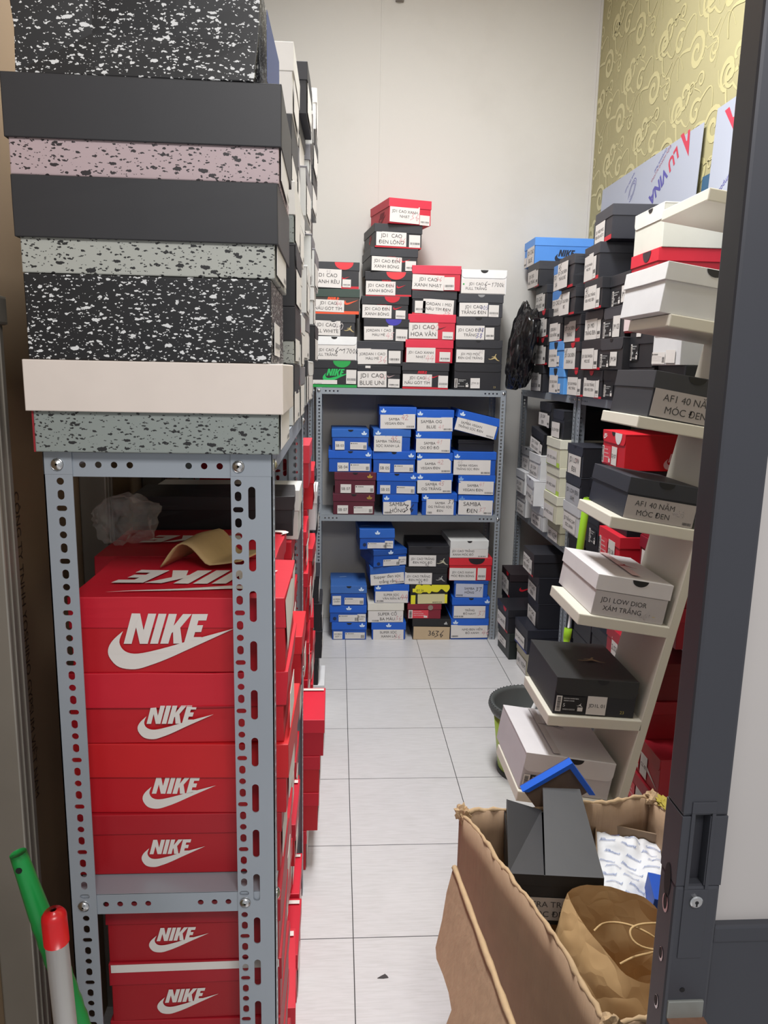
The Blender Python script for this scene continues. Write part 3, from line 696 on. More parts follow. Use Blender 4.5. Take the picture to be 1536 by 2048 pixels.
G = 'shoe boxes on the floor under the back rack'
TOPS = ('stripes', .25, .6, .012, '#9fbfe8', {'face': 'top', 'on': 'lid', 'rot': 12})
stack('the floor stack nearest the left racks', G, 4.052, 0.0005, [
    ('blue', .074, .189, .100, 0, BLU, BLU2, 'lift', [('sq', 'SO ĐEN|GÓT 1', .04, .04, .3, .48), ('adi', .38, .06, .96, .42), AD(.88), NOTCH], {}),
    ('blue', .069, .200, .098, -1, BLU, BLU2, 'lift', [('adi', .24, .05, .8, .45), ('sq', 'SO ĐEN|GÓT', .76, .05, .99, .5), AD(.52), ('dot', .08, .12, .02, '#16264a')], {}),
    ('blue, stripe-topped', .067, .195, .112, 1, BLU, '#3a6ab4', 'lift', [('sq', 'SO ĐEN|CHẤM', .04, .04, .28, .5), ('adi', .38, .06, .92, .4), AD(.86), NOTCH, TOPS], {'wear': .5, 'tilt': (0, 0)})], L=.27)
stack('the floor stack topped by a striped lid', G, 4.052, 0.0005, [
    ('blue', .294, .187, .100, 0, BLU, BLU2, 'lift', [AD(.5), T('SUPER SỌC|XANH LÁ', .04, .0, .95, .62, tx=(.2, .8), pen=[('36', 'p', .7, .1, .4)])], {}),
    ('cream', .276, .197, .112, 0, '#d9d5cc', '#dedacf', 'lift', [T('SUPER CỔ|BA MÀU', .02, .02, .98, .6, tx=(.25, .85), pen=[('36', 'p', .78, .15, .4)], bc=(-.8, -.4))], {}),
    ('blue', .307, .189, .108, 0, BLU, BLU2, 'lift', [AD(.1), T('SUPER SỌC|VÂN RẮN RI', .02, .02, .98, .66, tx=(.2, .78), pen=[('44', 'r', .76, .25, .45)], bc=(-.9, -.5))], {}),
    ('blue, slanting', .277, .192, .100, 3, BLU, '#2458aa', 'lift', [T('Supper đen sọc|trắng rắn', .0, .0, .97, .62, rot=3, pen=[('41', 'p', .72, .1, .35)], bc=(.5, .95))], {'tilt': (0, -1.2), 'wear': .3}),
    ('blue, battered', .262, .190, .096, 14, BLU, '#1b4ea0', 'lift', [('adi', .28, .05, .78, .42), ('sq', 'SO NÂU|GÓT', .74, .08, .98, .55), AD(.5), ('dot', .1, .08, .02, '#16264a')], {'wear': .7, 'lh': .03}),
    ('blue', .214, .190, .114, 3, BLU, '#2661bb', 'lift', [('adi', .22, .06, .78, .34), ('sq', 'SO ĐEN|ĐEN', .72, .06, .96, .42), AD(.5), ('dot', .08, .14, .02, '#16264a'), ('stripes', .05, .25, .014, '#c6d8f0', {'face': 'top', 'on': 'lid', 'rot': 8, 'sx': 1.1})], {'wear': .6, 'lh': .05})], L=.27)
stack('the floor stack under two black boxes', G, 4.052, 0.0005, [
    ('black and tan', .536, .213, .121, 0, '#1a1a1c', '#1c1c1e', 'lift', [('bars', .8, .73, .016, '#d0d0d0', {'on': 'lid'}), T('36', .02, .0, .98, .62, paper=card('#bfa888'), tx=(.4, .6), pen=[('36', 'k', .58, .2, .5)])], {}),
    ('dark red', .492, .184, .085, 0, '#7d1a2c', '#86202f', 'lift', [('rlab', .02, .05, .62, .6, {}), ('dot', .6, .6, .03, '#8a7a70', {'on': 'lid'})], {'lh': .03}),
    ('black and yellow', .515, .210, .113, 0, '#15161a', '#15161a', 'lift', [('blob', .12, .62, .042, '#e2d92c', {'on': 'lid', 'clip': (.062, .112)}), ('blob', .55, .7, .045, '#e2d92c', {'on': 'lid', 'clip': (.062, .112)}), ('band', '#e2d92c', 0, .45, {'u': (.02, .14)}), ('band', '#e2d92c', .05, .5, {'u': (.9, .99)}),
        T('', .2, .03, .92, .52, paper=card('#cfc79a'), bc=(.1, .8)), ('txt', 'ĐT 36', .06, .62, .45, .8, {'paper': card('#e2d92c'), 'on': 'lid'})], {}),
    ('black', .495, .235, .096, 0, BLACK, '#1c1c20', 'flip', [T('JD1 CAO TRẮNG|ĐEN MÓC ĐỎ', .0, .02, .64, .72, pen=[('41', 'k', .5, .02, .25)]), ('leaper', .8, .2, .03, '#a8a8a4')], {'lh': .03}),
    ('black, taller', .507, .226, .121, 0, BLACK, '#202026', 'flip', [T('JD1 CAO TRẮNG|ĐEN MÓC ĐỎ', .02, .06, .68, .58, pen=[('42', 'k', .6, .02, .25)]), ('leaper', .78, .14, .036, '#b4ae98'), ('tab', '#101014', .5, .018)], {})], L=.29)
stack('the white-topped floor stack, back rack', G, 4.052, 0.0005, [
    ('blue', .750, .210, .124, 0, BLU, BLU2, 'lift', [AD(.12), T('NMD ĐEN VIỀN|ĐỎ XANH', .0, .08, .99, .7, tx=(.28, .88), pen=[('46', 'p', .84, .2, .4)], bc=(-.95, -.6))], {}),
    ('blue', .752, .207, .121, 0, BLU, BLU2, 'lift', [AD(.94), NOTCH, T('TRẮNG|ĐỎ NAVY', .04, .02, .9, .6, tx=(.28, .72), pen=[('37', 'p', .76, .2, .4)], bc=(-.95, -.4))], {'dy': -.003}),
    ('blue', .750, .187, .096, 0, BLU, '#174d9e', 'lift', [T('SAMBA|HỒNG', .04, .02, .86, .82, tx=(.3, .7), paper=mat('#b9bccb', .7, var=.03), pen=[('37', 'k', .72, .45, .3)], bc=(-.95, -.5))], {'lh': .02}),
    ('red', .742, .235, .130, 0, '#c8202c', '#d22a36', 'lift', [('tab', '#221c20', .64, .046), T('JD1 CAO XANH|MÓC ĐEN BÓNG', .0, .02, .63, .56), ('bar', .67, .04, .87, .56)], {}),
    ('white', .726, .213, .098, 2, WHITE, '#d8d8d6', 'flip', [T('JD1 CAO TRẮNG|XANH MÓC ĐỎ', .02, .02, .98, .56, tx=(.0, .66), bc=(.5, .9)), ('tab', '#1a1a1c', .5, .014)], {'lh': .048})], L=.29)

# ------------------------------------------------------------------ right rack: ends face the aisle
HEIGHTS = {'the corner stack of the right rack': (.135, .135, .135, .13, .125, .135), "the right rack's stack with most blue boxes": (.121, .121, .121, .121, .121),
           "the right rack's crushed-topped stack": (.112, .119, .114, .113, .134), 'the tall black stack of the right rack': (.112, .118, .117, .116, .137, .126),
           'the stack left of the white-topped': (.113, .115, .116, .118), "the right rack's white-topped stack": (.121, .121, .139, .122, .139)}
def rstack(where, group, z, rows, xf=1.032, L=.31, n0=0, total=None):
    """rows, bottom to top: (look, y centre, width, height, body, lid, style, items, extra)"""
    tot = total or len(rows)
    for k, (look, y, wd, h, body, lid, style, items, ex) in enumerate(rows):
        ex = dict(ex); x = ex.pop('x', xf); ll = ex.pop('L', L); lab = ex.pop('label', None); turn = ex.pop('turn', 0); dz = ex.pop('dz', 0)
        z += dz; h = HEIGHTS[where][k] if where in HEIGHTS else h
        shoe_box(lab or '%s shoe box, %s in %s' % (look, order(k+n0, tot), where), (x+ll/2, y, z), -90+turn, (wd, ll, h), body, lid, style=style, items=items, group=group, **ex)
        z += h+.0006
    return z
def J(s, pen='', band=True, u1=.66, bar=True, v1=.72):
    it = [('band', RED, 0, .08, {'u': (.6, 1)})] if band else []
    it.append(T(s, .02, .03, u1, v1, rot=0, pen=[(pen, 'k', .1, .72, .25)] if pen else ()))
    if bar: it.append(('bar', u1+.02, .04, min(.99, u1+.2), .66))
    return it
RT = JT('#c8323f', .6, .03)
G = 'shoe boxes on top of the right rack'
rstack('the corner stack of the right rack', G, 1.391, [
    ('black', 3.96, .23, .128, BLACK, BLACK, 'lift', J('JD1 CAO|BLUE UNI', band=False), {}),
    ('black, red-based', 3.90, .23, .128, BLACK, BLACK, 'lift', J('JD1 CAO ĐEN|XANH LÁ')+[RT, ('band', RED, 0, .08)], {}),
    ('black, red-tabbed', 3.91, .23, .128, BLACK, BLACK, 'lift', J('JD1 CAO|XANH RÊU')+[RT, ('band', RED, 0, .08)], {}),
    ('black', 4.03, .21, .128, BLACK, '#2c2d33', 'lift', J('JD1 CAO|ĐEN ĐỎ'), {'x': 1.05}),
    ('black', 4.14, .235, .128, BLACK, '#34353b', 'lift', J('JD1 CAO|NÂU TRẮNG', u1=.72), {'x': 1.03}),
    ('sky blue', 4.26, .225, .128, '#4f8ddb', '#5a97e4', 'lift', [T('JD1 CAO|BLUE', .3, .0, .98, .7, rot=0), ('bar', .02, .0, .26, .4), ('nike', .40, .3, .034, '#1c2436', {'face': 'right'})], {'turn': 0})])
rstack("the right rack's stack with most blue boxes", G, 1.391, [
    ('blue', 3.60, .24, .128, LB, '#5f9fe6', 'lift', [('tab', '#20242c', .45, .03, {'sq': 1.1}), T('JD1 CAO XANH|BIỂN', .03, .03, .62, .72, rot=0, bc=(.6, .95)), ('bar', .64, .05, .8, .4)], {}),
    ('blue', 3.63, .235, .128, LB, '#5f9fe6', 'lift', [('tab', '#20242c', .5, .03, {'sq': 1.1}), T('JD1 CAO XANH|DƯƠNG', .0, .03, .58, .72, rot=0), ('bar', .6, .06, .76, .45)], {}),
    ('black', 3.66, .21, .128, BLACK, BLACK, 'lift', J('JORDAN 1|CAO HỒNG')+[('band', '#c8323f', .62, .7, {'u': (.4, .7)})], {}),
    ('blue', 3.73, .19, .128, LB, '#4a86d0', 'lift', [T('JD1 CAO|XANH', .02, .03, .72, .74, rot=0), ('bar', .74, .05, .95, .5)], {'x': 1.055, 'L': .285}),
    ('blue', 3.73, .19, .128, LB, '#4a86d0', 'lift', [T('JD1 CAO|XANH', .02, .03, .72, .74, rot=0), ('bar', .74, .05, .95, .5)], {'x': 1.055, 'L': .285})])
rstack("the right rack's crushed-topped stack", G, 1.391, [
    ('black', 3.305, .225, .128, BLACK, BLACK, 'lift', J('JD1 CAO PANDA|MÓC TRẮNG')+[JT(RED, .55, .024)], {}),
    ('black, paper-labelled', 3.385, .22, .128, BLACK, '#2b2b30', 'lift', J('JD1 CAO ĐEN|XANH LÁ', '41', u1=.78, bar=False, v1=.8)+[JT(RED, .6, .03)], {}),
    ('black, red-based', 3.40, .235, .128, BLACK, BLACK, 'lift', J('JD1 CAO ĐEN|TRẮNG', '42', u1=.72, bar=False, v1=.8)+[('band', RED, 0, .14, {'u': (.7, 1)}), ('swoosh', .76, .5, .012, RED)], {}),
    ('black, creased', 3.39, .21, .128, BLACK, '#2a2b30', 'lift', J('JD1 CAO ĐEN|ĐỎ', '40', u1=.7, bar=False, v1=.85), {'wear': .7, 'x': 1.0}),
    ('black, crushed', 3.40, .215, .128, '#2b2c31', '#3a3b40', 'lift', J('JD1 CAO ĐEN|TRẮNG ĐỎ', '45', u1=.72, bar=False, v1=.85), {'wear': 1.2, 'x': .99})])
rstack('the tall black stack of the right rack', G, 1.391, [
    ('black', 3.075, .225, .128, BLACK, BLACK, 'lift', J('JD1 CAO TRẮNG|ĐEN MÓC ĐEN')+[JT(RED, .45, .026)], {}),
    ('black, bright-labelled', 3.085, .235, .128, BLACK, BLACK, 'lift', J('JD1 CAO PANDA|MÓC ĐỎ')+[('band', RED, 0, .08)], {'x': 1.02}),
    ('black', 3.11, .22, .128, BLACK, '#2e2e34', 'flip', J('JD1 MID|TRẮNG ĐEN', band=False, u1=.7), {}),
    ('black, red-seamed', 3.08, .21, .128, BLACK, '#25262b', 'lift', J('JD1 CAO TRẮNG|ĐEN MÓC ĐEN', '45', u1=.7, v1=.8), {'x': 1.01}),
    ('black', 3.13, .2, .128, '#25262d', '#35363d', 'lift', J('JD1 CAO PANDA|MÓC ĐỎ', u1=.62, v1=.78)+[('band', RED, 0, .1)], {'x': 1.015, 'turn': -2}),
    ('black, red-cornered', 3.075, .225, .128, '#262730', '#3a3b43', 'lift', [('band', RED, 0, .14, {'u': (.6, 1)}), ('nike_word', .35, .62, .02, RED), T('JD1 HIDE MÓC|ĐEN DA NỨT 2', .02, .0, .6, .66, rot=0)], {'x': 1.035, 'turn': -3})])
rstack('the stack left of the white-topped', G, 1.391, [
    ('black', 2.835, .22, .128, BLACK, BLACK, 'flip', [('blk', .05, .1, .5, .5)], {}),
    ('black, notched', 2.825, .23, .128, '#222226', '#35363b', 'flip', [('blk', .02, .06, .46, .5), ('sq', 'JM 04', .48, .12, .78, .56), ('tab', '#0f0f12', .5, .016)], {'x': 1.01}),
    ('black, white-stickered', 2.875, .225, .128, '#25262a', '#3b3c42', 'flip', [('blk', .02, .04, .46, .56), ('sq', 'JM 03', .48, .04, .8, .7)], {'x': 1.03}),
    ('black', 2.865, .2, .128, '#25262a', '#2d2e33', 'lift', [('blk', .14, .04, .6, .5), ('sq', 'JM 02', .62, .1, .95, .6)], {'x': 1.04})])
rstack("the right rack's white-topped stack", G, 1.391, [
    ('black', 2.60, .22, .128, '#1d1e22', '#202126', 'lift', [], {'x': 1.04}),
    ('black, size-stickered', 2.605, .2, .128, '#1d1e22', '#232429', 'lift', [('blk', .06, .2, .4, .66), ('sq', '', .3, .86, .5, .96, {'on': 'lid', 'paper': 1})], {'x': 1.035}),
    ('red', 2.66, .21, .128, '#c41f33', '#d0293d', 'lift', [T('JD1 CAO XANH|MÓC ĐEN BÓNG', .0, .05, .6, .8, rot=0, paper=card('#e6d2d2')), ('bar', .63, .06, .9, .4)], {'x': 1.03}),
    ('red', 2.65, .23, .118, '#b51a2c', '#d8243a', 'lift', [('tab', '#3a2a30', .6, .034, {'sq': 1.0})], {'x': 1.04, 'dz': .002}),
    ('white', 2.65, .245, .132, '#d9d9cf', '#e0dfd8', 'flip', [('tab', '#222226', .55, .018)], {'x': 1.045, 'lh': .05, 'L': .30})])
rstack('the rack stack behind the display stand', G, 1.391, [
    ('black', 2.38, .2, .128, '#1d1e22', '#202126', 'lift', [], {'x': 1.05}),
    ('white', 2.39, .21, .136, '#d6d6d8', '#dcdcde', 'flip', [('tab', '#202024', .5, .016), ('adi', .02, .03, .5, .3), ('sq', '', .52, .05, .85, .34)], {'x': 1.03}),
    ('black', 2.38, .2, .128, '#1d1e22', '#202126', 'lift', [], {'x': 1.05})])

G = 'shoe boxes on the middle shelf of the right rack'
CRM, WH2 = '#d3d0b8', '#cfcfcf'
LBL = lambda s: [T(s, .05, .03, .8, .56, rot=0)]
YG = ('band', '#b5d63f', 0, .16)
rstack('the right rack corner, middle shelf', G, .7012, [
    ('white', 4.15, .2, .125, WH2, '#c4c4c4', 'flip', LBL('JD LOW|TRẮNG XÁM'), {}),
    ('white', 4.15, .2, .125, WH2, '#c9c9cb', 'flip', LBL('JD1 LOW|TRẮNG'), {'x': 1.02}),
    ('grey', 4.16, .2, .125, '#b4b5b7', '#a9abae', 'lift', LBL('JD1 CAO|XÁM')+[NOTCH], {'x': 1.05})])
rstack('the middle-shelf stack under the tilted black box', G, .7012, [
    ('white', 3.80, .24, .12, WH2, '#bdbec2', 'lift', LBL('AF1 TRẮNG|MÓC ĐEN'), {}),
    ('white, wide-flapped', 3.84, .23, .13, '#d2d2d4', '#c9c9cd', 'flip', LBL('AF1 TRẮNG')+[('bar', .82, .05, .98, .4), NOTCH], {'x': 1.0, 'turn': -5}),
    ('white', 3.86, .23, .125, '#d0d0d0', '#d6d6d6', 'flip', LBL('JD1 LOW|TRẮNG ĐEN'), {'x': 1.02, 'tilt': (0, 0)})])
shoe_box('black shoe box tilted down, leaning under the top one, right rack middle shelf', (1.165, 3.88, 1.085), -86, (.2, .28, .115), '#222226', '#26262b', style='flip', group=G, tilt=(0, 8), wear=.6, items=LBL('JD1 THẤP|ĐEN XÁM')+[('bar', .82, .0, .98, .5)])
shoe_box('black open-sided shoe box on top, nearest the corner, right rack middle shelf', (1.185, 3.80, 1.222), -92, (.24, .28, .12), '#222226', '#26262b', style='flip', group=G, wear=1, items=LBL('JD1 LOW|ĐEN')+[('bar', .82, .0, .98, .5), NOTCH])
rstack('the lime-edged cream stack of the right rack', G, .7012, [
    ('beige', 3.48, .21, .10, '#a9a58c', '#a9a58c', 'lift', LBL('AF1 KEM'), {'x': 1.03}),
    ('cream, lime-streaked', 3.485, .22, .13, CRM, '#d9d6c2', 'lift', LBL('AF1 MÓC XANH')+[('blob', .02, .05, .022, '#b5d63f')], {'x': 1.005}),
    ('cream', 3.485, .22, .13, CRM, '#d9d6c2', 'lift', LBL('AF1 MÓC XANH')+[YG], {'x': 1.01}),
    ('cream, plain-lidded', 3.485, .22, .128, CRM, '#dbd9c8', 'lift', LBL('AF1 MÓC XANH')+[YG], {'x': 1.005}),
    ('black, split', 3.47, .17, .13, '#1f2024', '#24252a', 'flip', LBL('JD LOW ĐEN'), {'x': 1.015, 'wear': 1})])
rstack('the black stack right of the cream one', G, .7012, [
    ('black', 3.14, .215, .11, '#1c1d24', '#1e1f26', 'lift', [], {'x': 1.03}),
    ('white, orange-lettered', 3.145, .22, .13, '#cdcdcd', '#c9cacd', 'lift', [T('JD TRẮNG CAM|SÓC XANH', .06, .06, .84, .62, rot=0)], {'x': 1.0}),
    ('black, round-flapped', 3.14, .21, .125, '#24252c', '#22242b', 'flip', [T('JD1 LOW ĐEN|XÁM', .06, .0, .95, .62, rot=0, paper=mat('#aeafb4', .7, var=.05), pen=[('42', 'g', .5, .2, .4)]), NOTCH], {'x': 1.0}),
    ('black', 3.14, .21, .125, '#1f2026', '#262730', 'flip', [T('JD1 LOW|ĐEN', .1, .0, .9, .66, rot=0, pen=[('41', 'p', .6, .6, .3)]), NOTCH], {'x': 1.0})])
rstack('the stack behind the green mop handle', G, .7012, [
    ('black', 2.92, .2, .12, '#1a1b22', '#1c1d24', 'lift', [], {}),
    ('black, size-stickered', 2.92, .2, .125, '#1a1b22', '#1c1d24', 'lift', [('blk', .5, .05, .9, .5)], {'x': 1.01}),
    ('black', 2.92, .2, .125, '#1a1b22', '#1c1d24', 'lift', [], {})])
RLB = [('rlab', .02, .06, .42, .55), ('sq', 'DJ 07', .45, .06, .68, .58)]
rstack("the red box's stack on the right rack", G, .7012, [
    ('grey', 2.70, .21, .10, '#8f9298', '#8a8d94', 'lift', LBL('BLZ GÓT HỒNG'), {}),
    ('red', 2.70, .215, .115, '#c41a2a', '#cf2233', 'lift', [('rlab', .05, .05, .45, .7), ('sq', 'DJ 06', .5, .05, .8, .75)], {'x': 1.01}),
    ('black', 2.70, .21, .12, '#1a1b22', '#1c1d24', 'lift', [], {}),
    ('black', 2.70, .21, .118, '#1a1b22', '#1c1d24', 'lift', [], {}),
    ('red, white-tongued', 2.70, .225, .128, '#c5121f', '#d41d2b', 'flip', RLB+[('tab', '#e0dcdc', .72, .034, {'sq': 1.2}), ('tab', '#161214', .5, .018), ('nike', .07, .82, .011, '#f0dede', {'on': 'lid'}), ('nike', .5, .25, .03, '#e6c9cc', {'face': 'right'})], {'x': 1.0})])
rstack('the middle shelf behind the display stand', G, .7012, [
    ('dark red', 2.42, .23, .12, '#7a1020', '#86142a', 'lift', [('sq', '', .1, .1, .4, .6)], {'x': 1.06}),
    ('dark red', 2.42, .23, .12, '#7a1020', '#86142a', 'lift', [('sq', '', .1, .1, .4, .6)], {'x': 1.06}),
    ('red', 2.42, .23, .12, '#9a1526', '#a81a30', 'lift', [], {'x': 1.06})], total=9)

rstack('the middle-shelf end nearest the door', G, .7012, [
    ('red, grey-labelled', 2.155, .2, .125, '#9a1024', '#a81228', 'lift', [('sq', '', .3, .1, .7, .7)], {'x': .99}),
    ('dark red', 2.155, .2, .125, '#8a1022', '#981226', 'lift', [('sq', '', .3, .1, .7, .7)], {'x': 1.0})], total=9)

G = 'shoe boxes on the floor under the right rack'
rstack('the right rack corner, floor level', G, .0005, [
    ('black', 4.095, .205, .13, '#1c1c22', '#1e1e24', 'lift', LBL('JD1 CAO ĐEN'), {'x': .97}),
    ('black', 4.095, .205, .13, '#1c1c22', '#1e1e24', 'lift', LBL('JD1 CAO ĐEN'), {'x': .96}),
    ('black, red-swooshed', 4.095, .205, .135, '#222026', '#2a2024', 'lift', J('JD1 CAO|ĐỎ ĐÔ')+[('swoosh', .2, .4, .02, RED, {'face': 'right'}), JT(RED, .7, .028)], {'x': .955})], xf=.95)
rstack('the floor stack on the green-marked box', G, .0005, [
    ('black, green-striped', 3.86, .21, .142, '#1d2422', '#1f2725', 'lift', [T('JD1 CAO|XANH LÁ', .04, .3, .74, .6, rot=0), ('swoosh', .4, .55, .016, '#1f7a4a', {'face': 'right'}), ('swoosh', .3, .4, .02, '#1f7a4a', {'face': 'topr', 'on': 'lid'})], {'x': .9, 'turn': 4, 'L': .3}),
    ('black, red-flapped', 3.86, .21, .13, '#1c1c22', '#202026', 'lift', LBL('JD1 CAO ĐỎ')+[('band', RED, 0, .07), JT(RED, .72, .03)], {'x': .89, 'turn': 3})])
rstack('the floor stack based on a cream box', G, .0005, [
    ('cream', 3.605, .21, .125, '#bcb69c', '#c3bda3', 'lift', LBL('AF1 KEM'), {'x': .945, 'turn': 3}),
    ('black, blue-based', 3.605, .21, .125, '#1d1f2c', '#1f212c', 'lift', [T('JD1 CAO XANH', .05, .1, .8, .55, rot=0), ('band', '#27347e', 0, .1)], {'x': .93, 'turn': 3}),
    ('black', 3.605, .205, .13, '#191a22', '#1b1c25', 'flip', LBL('JD1 CAO|NÂU'), {'x': .985}),
    ('black, edge-worn', 3.605, .205, .13, '#191a22', '#1b1c25', 'flip', LBL('JD1 CAO|ĐEN'), {'x': .98}),
    ('black, red-topped', 3.61, .2, .115, '#1d1d22', '#222228', 'lift', J('JD1 CAO|ĐEN ĐỎ')+[('swoosh', .3, .35, .022, RED, {'face': 'topr', 'on': 'lid'})], {'x': .95})])
rstack('the floor stack with the orange lid', G, .0005, [
    ('black', 2.995, .21, .13, '#191a22', '#1b1c25', 'lift', [], {}),
    ('orange-lidded black', 2.995, .21, .13, '#191a22', '#c8452f', 'lift', [], {'lh': .02}),
    ('black', 2.995, .21, .135, '#191a22', '#16171e', 'lift', [], {}),
    ('black', 2.995, .21, .135, '#191a22', '#1b1c25', 'lift', [], {})])
rstack('the black and red floor stack', G, .0005, [
    ('black', 2.765, .21, .13, '#191a22', '#1b1c25', 'lift', [], {}),
    ('black', 2.765, .21, .13, '#191a22', '#1b1c25', 'lift', [], {}),
    ('red', 2.765, .21, .115, '#c41a2a', '#d0222f', 'lift', [('nike', .1, .5, .015, '#eeeeee')], {'x': 1.0}),
    ('black', 2.765, .21, .13, '#191a22', '#1b1c25', 'lift', [], {})])
NK = [('rlab', .04, .1, .36, .62), ('sq', 'CZ 02', .4, .08, .62, .66), ('swoosh', .55, .62, .03, '#dcd2d0', {'rot': -40}), ('nike', .1, .8, .012, '#eecccc', {'on': 'lid'})]
PL = [('sq', '2.02', .3, .12, .6, .75)]
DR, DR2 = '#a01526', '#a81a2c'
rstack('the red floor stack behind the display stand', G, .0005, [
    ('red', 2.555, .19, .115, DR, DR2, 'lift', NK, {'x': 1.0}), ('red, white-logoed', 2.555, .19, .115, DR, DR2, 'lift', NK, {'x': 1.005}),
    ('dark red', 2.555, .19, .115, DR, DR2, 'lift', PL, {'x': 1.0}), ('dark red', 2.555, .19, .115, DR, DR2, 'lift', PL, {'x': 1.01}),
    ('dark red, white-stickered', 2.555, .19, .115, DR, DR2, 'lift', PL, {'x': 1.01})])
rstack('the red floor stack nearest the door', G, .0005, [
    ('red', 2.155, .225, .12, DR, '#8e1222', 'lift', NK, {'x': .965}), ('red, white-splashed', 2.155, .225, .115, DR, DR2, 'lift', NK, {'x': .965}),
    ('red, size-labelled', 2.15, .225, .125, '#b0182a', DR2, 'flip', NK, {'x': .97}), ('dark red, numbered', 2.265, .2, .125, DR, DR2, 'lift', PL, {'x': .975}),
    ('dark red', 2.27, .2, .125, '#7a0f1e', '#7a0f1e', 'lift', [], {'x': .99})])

# ------------------------------------------------------------------ left racks: ends face the aisle, long sides face the door
def lstack(where, group, z, rows, y0, xr=-.08, L=.31, wd=.22, n0=0, total=None):
    """rows, bottom to top: (look, right end x, height, body, lid, style, items, extra); y0 = near face"""
    tot = total or len(rows)
    for k, (look, x, h, body, lid, style, items, ex) in enumerate(rows):
        ex = dict(ex); ll = ex.pop('L', L); w_ = ex.pop('wd', wd); lab = ex.pop('label', None); turn = ex.pop('turn', 0); dy = ex.pop('dy', 0)
        shoe_box(lab or '%s shoe box, %s in %s' % (look, order(k+n0, tot), where), (x-ll/2, y0+dy+w_/2, z), 90+turn, (w_, ll, h), body, lid, style=style, items=items, group=group, **ex)
        z += h+.0006
    return z
PLAINLAB = lambda v=.75: [('txt', '', .04, .05, .8, v, {'rot': 0, 'bc': (.4, .9)})]
G = 'speckled and black boxes on top of the front left rack'
lstack('the big front stack atop the front rack', G, 1.3732, [
    ('grey speckled, cream-lidded', -.079, .120, SPK_DGREY, '#d8cdc4', 'lift', PLAINLAB(.45)+[('band', '#8c1c26', 0, .6, {'face': 'left', 'u': (-.004, .004)})], {'L': .320, 'lh': .066, 'o': .007}),
    ('black speckled', -.088, .107, SPK_BLACK, SPK_BLACK, 'lift', [('bar', .1, .1, .5, .5)], {'L': .312, 'bare': True}),
    ('pale speckled', -.083, .116, SPK_GREY, '#2b2b2e', 'lift', PLAINLAB(.5), {'L': .318, 'lh': .074, 'o': .005}),
    ('pinkish speckled', -.078, .116, SPK_PINK, '#2b2b2e', 'lift', PLAINLAB(.5), {'L': .33, 'lh': .074, 'o': .004, 'turn': .5}),
    ('crushed black speckled', -.105, .15, SPK_BLACK, SPK_BLACK, 'lift', [('txt', '', .1, .05, .8, .6, {'paper': card('#3a4c82')})], {'L': .288, 'bare': True, 'wear': 2.2, 'wd': .23, 'turn': -1})], 1.03, wd=.225)
G = 'shoe boxes stacked on the left racks'
lstack('the stack right behind the big front one', G, 1.3732, [
    ('black', -.115, .115, BLACK, BLACK, 'lift', PLAINLAB(), {}), ('grey', -.115, .115, SPK_GREY, BLACK, 'lift', PLAINLAB(), {}), ('black', -.12, .115, BLACK, BLACK, 'lift', PLAINLAB(), {}), ('white', -.115, .115, '#cfcfcf', '#d8d8d8', 'lift', PLAINLAB(), {})], 1.29)
lstack('the white-topped stack on the front rack', G, 1.3732, [
    ('black-lidded white', -.09, .123, '#c9c9c4', '#222226', 'lift', PLAINLAB(.55)+[('leaper', .8, .62, .02, '#b02030', {'on': 'lid'})], {'lh': .062}),
    ('grey speckled, black-lidded', -.088, .110, SPK_GREY, '#202024', 'lift', PLAINLAB(.45)+[('leaper', .8, .6, .02, '#8a2030', {'on': 'lid'})], {'lh': .066}),
    ('black', -.086, .120, '#1d1d21', '#232327', 'flip', PLAINLAB(.6), {'L': .31}),
    ('speckled, white-lidded', -.088, .113, SPK_DGREY, '#d6d3ce', 'lift', PLAINLAB(.5), {'lh': .062}),
    ('white, black-lidded', -.094, .118, '#c8c8c4', '#232327', 'lift', PLAINLAB(.4), {'lh': .07}),
    ('white', -.09, .124, '#d9d6d2', '#dddad6', 'lift', PLAINLAB(.5), {'lh': .05})], 1.56)
def filler(seed, n, xr):
    q = random.Random(seed); rows = []
    for k in range(n):
        c = q.choice((('black', '#202024', '#26262b'), ('grey-lidded white', '#c9c9c6', '#77757a'), ('black-lidded grey', '#9a9c9a', '#222226'), ('white', '#cfcecb', '#d6d5d2')))
        rows.append((c[0], xr+q.uniform(-.012, .012), .118, c[1], c[2], q.choice(('lift', 'flip')), PLAINLAB(.62), {'turn': q.uniform(-2, 2)}))
    return rows
lstack('the second stack behind the white-topped one', G, 1.3732, filler(3, 5, -.09), 1.80, wd=.185)
lstack('the nearest stack on the second left rack', G, 1.391, filler(5, 7, -.092), 2.03)
lstack('the second stack on the second left rack', G, 1.391, filler(9, 7, -.088), 2.28)
lstack('the third stack on the second left rack', G, 1.391, filler(12, 8, -.088), 2.56, wd=.24)
lstack('the nearest stack on the farthest left rack', G, 1.391, filler(15, 7, -.112), 3.02)
lstack('the middle stack on the farthest left rack', G, 1.391, filler(21, 6, -.12), 3.32)

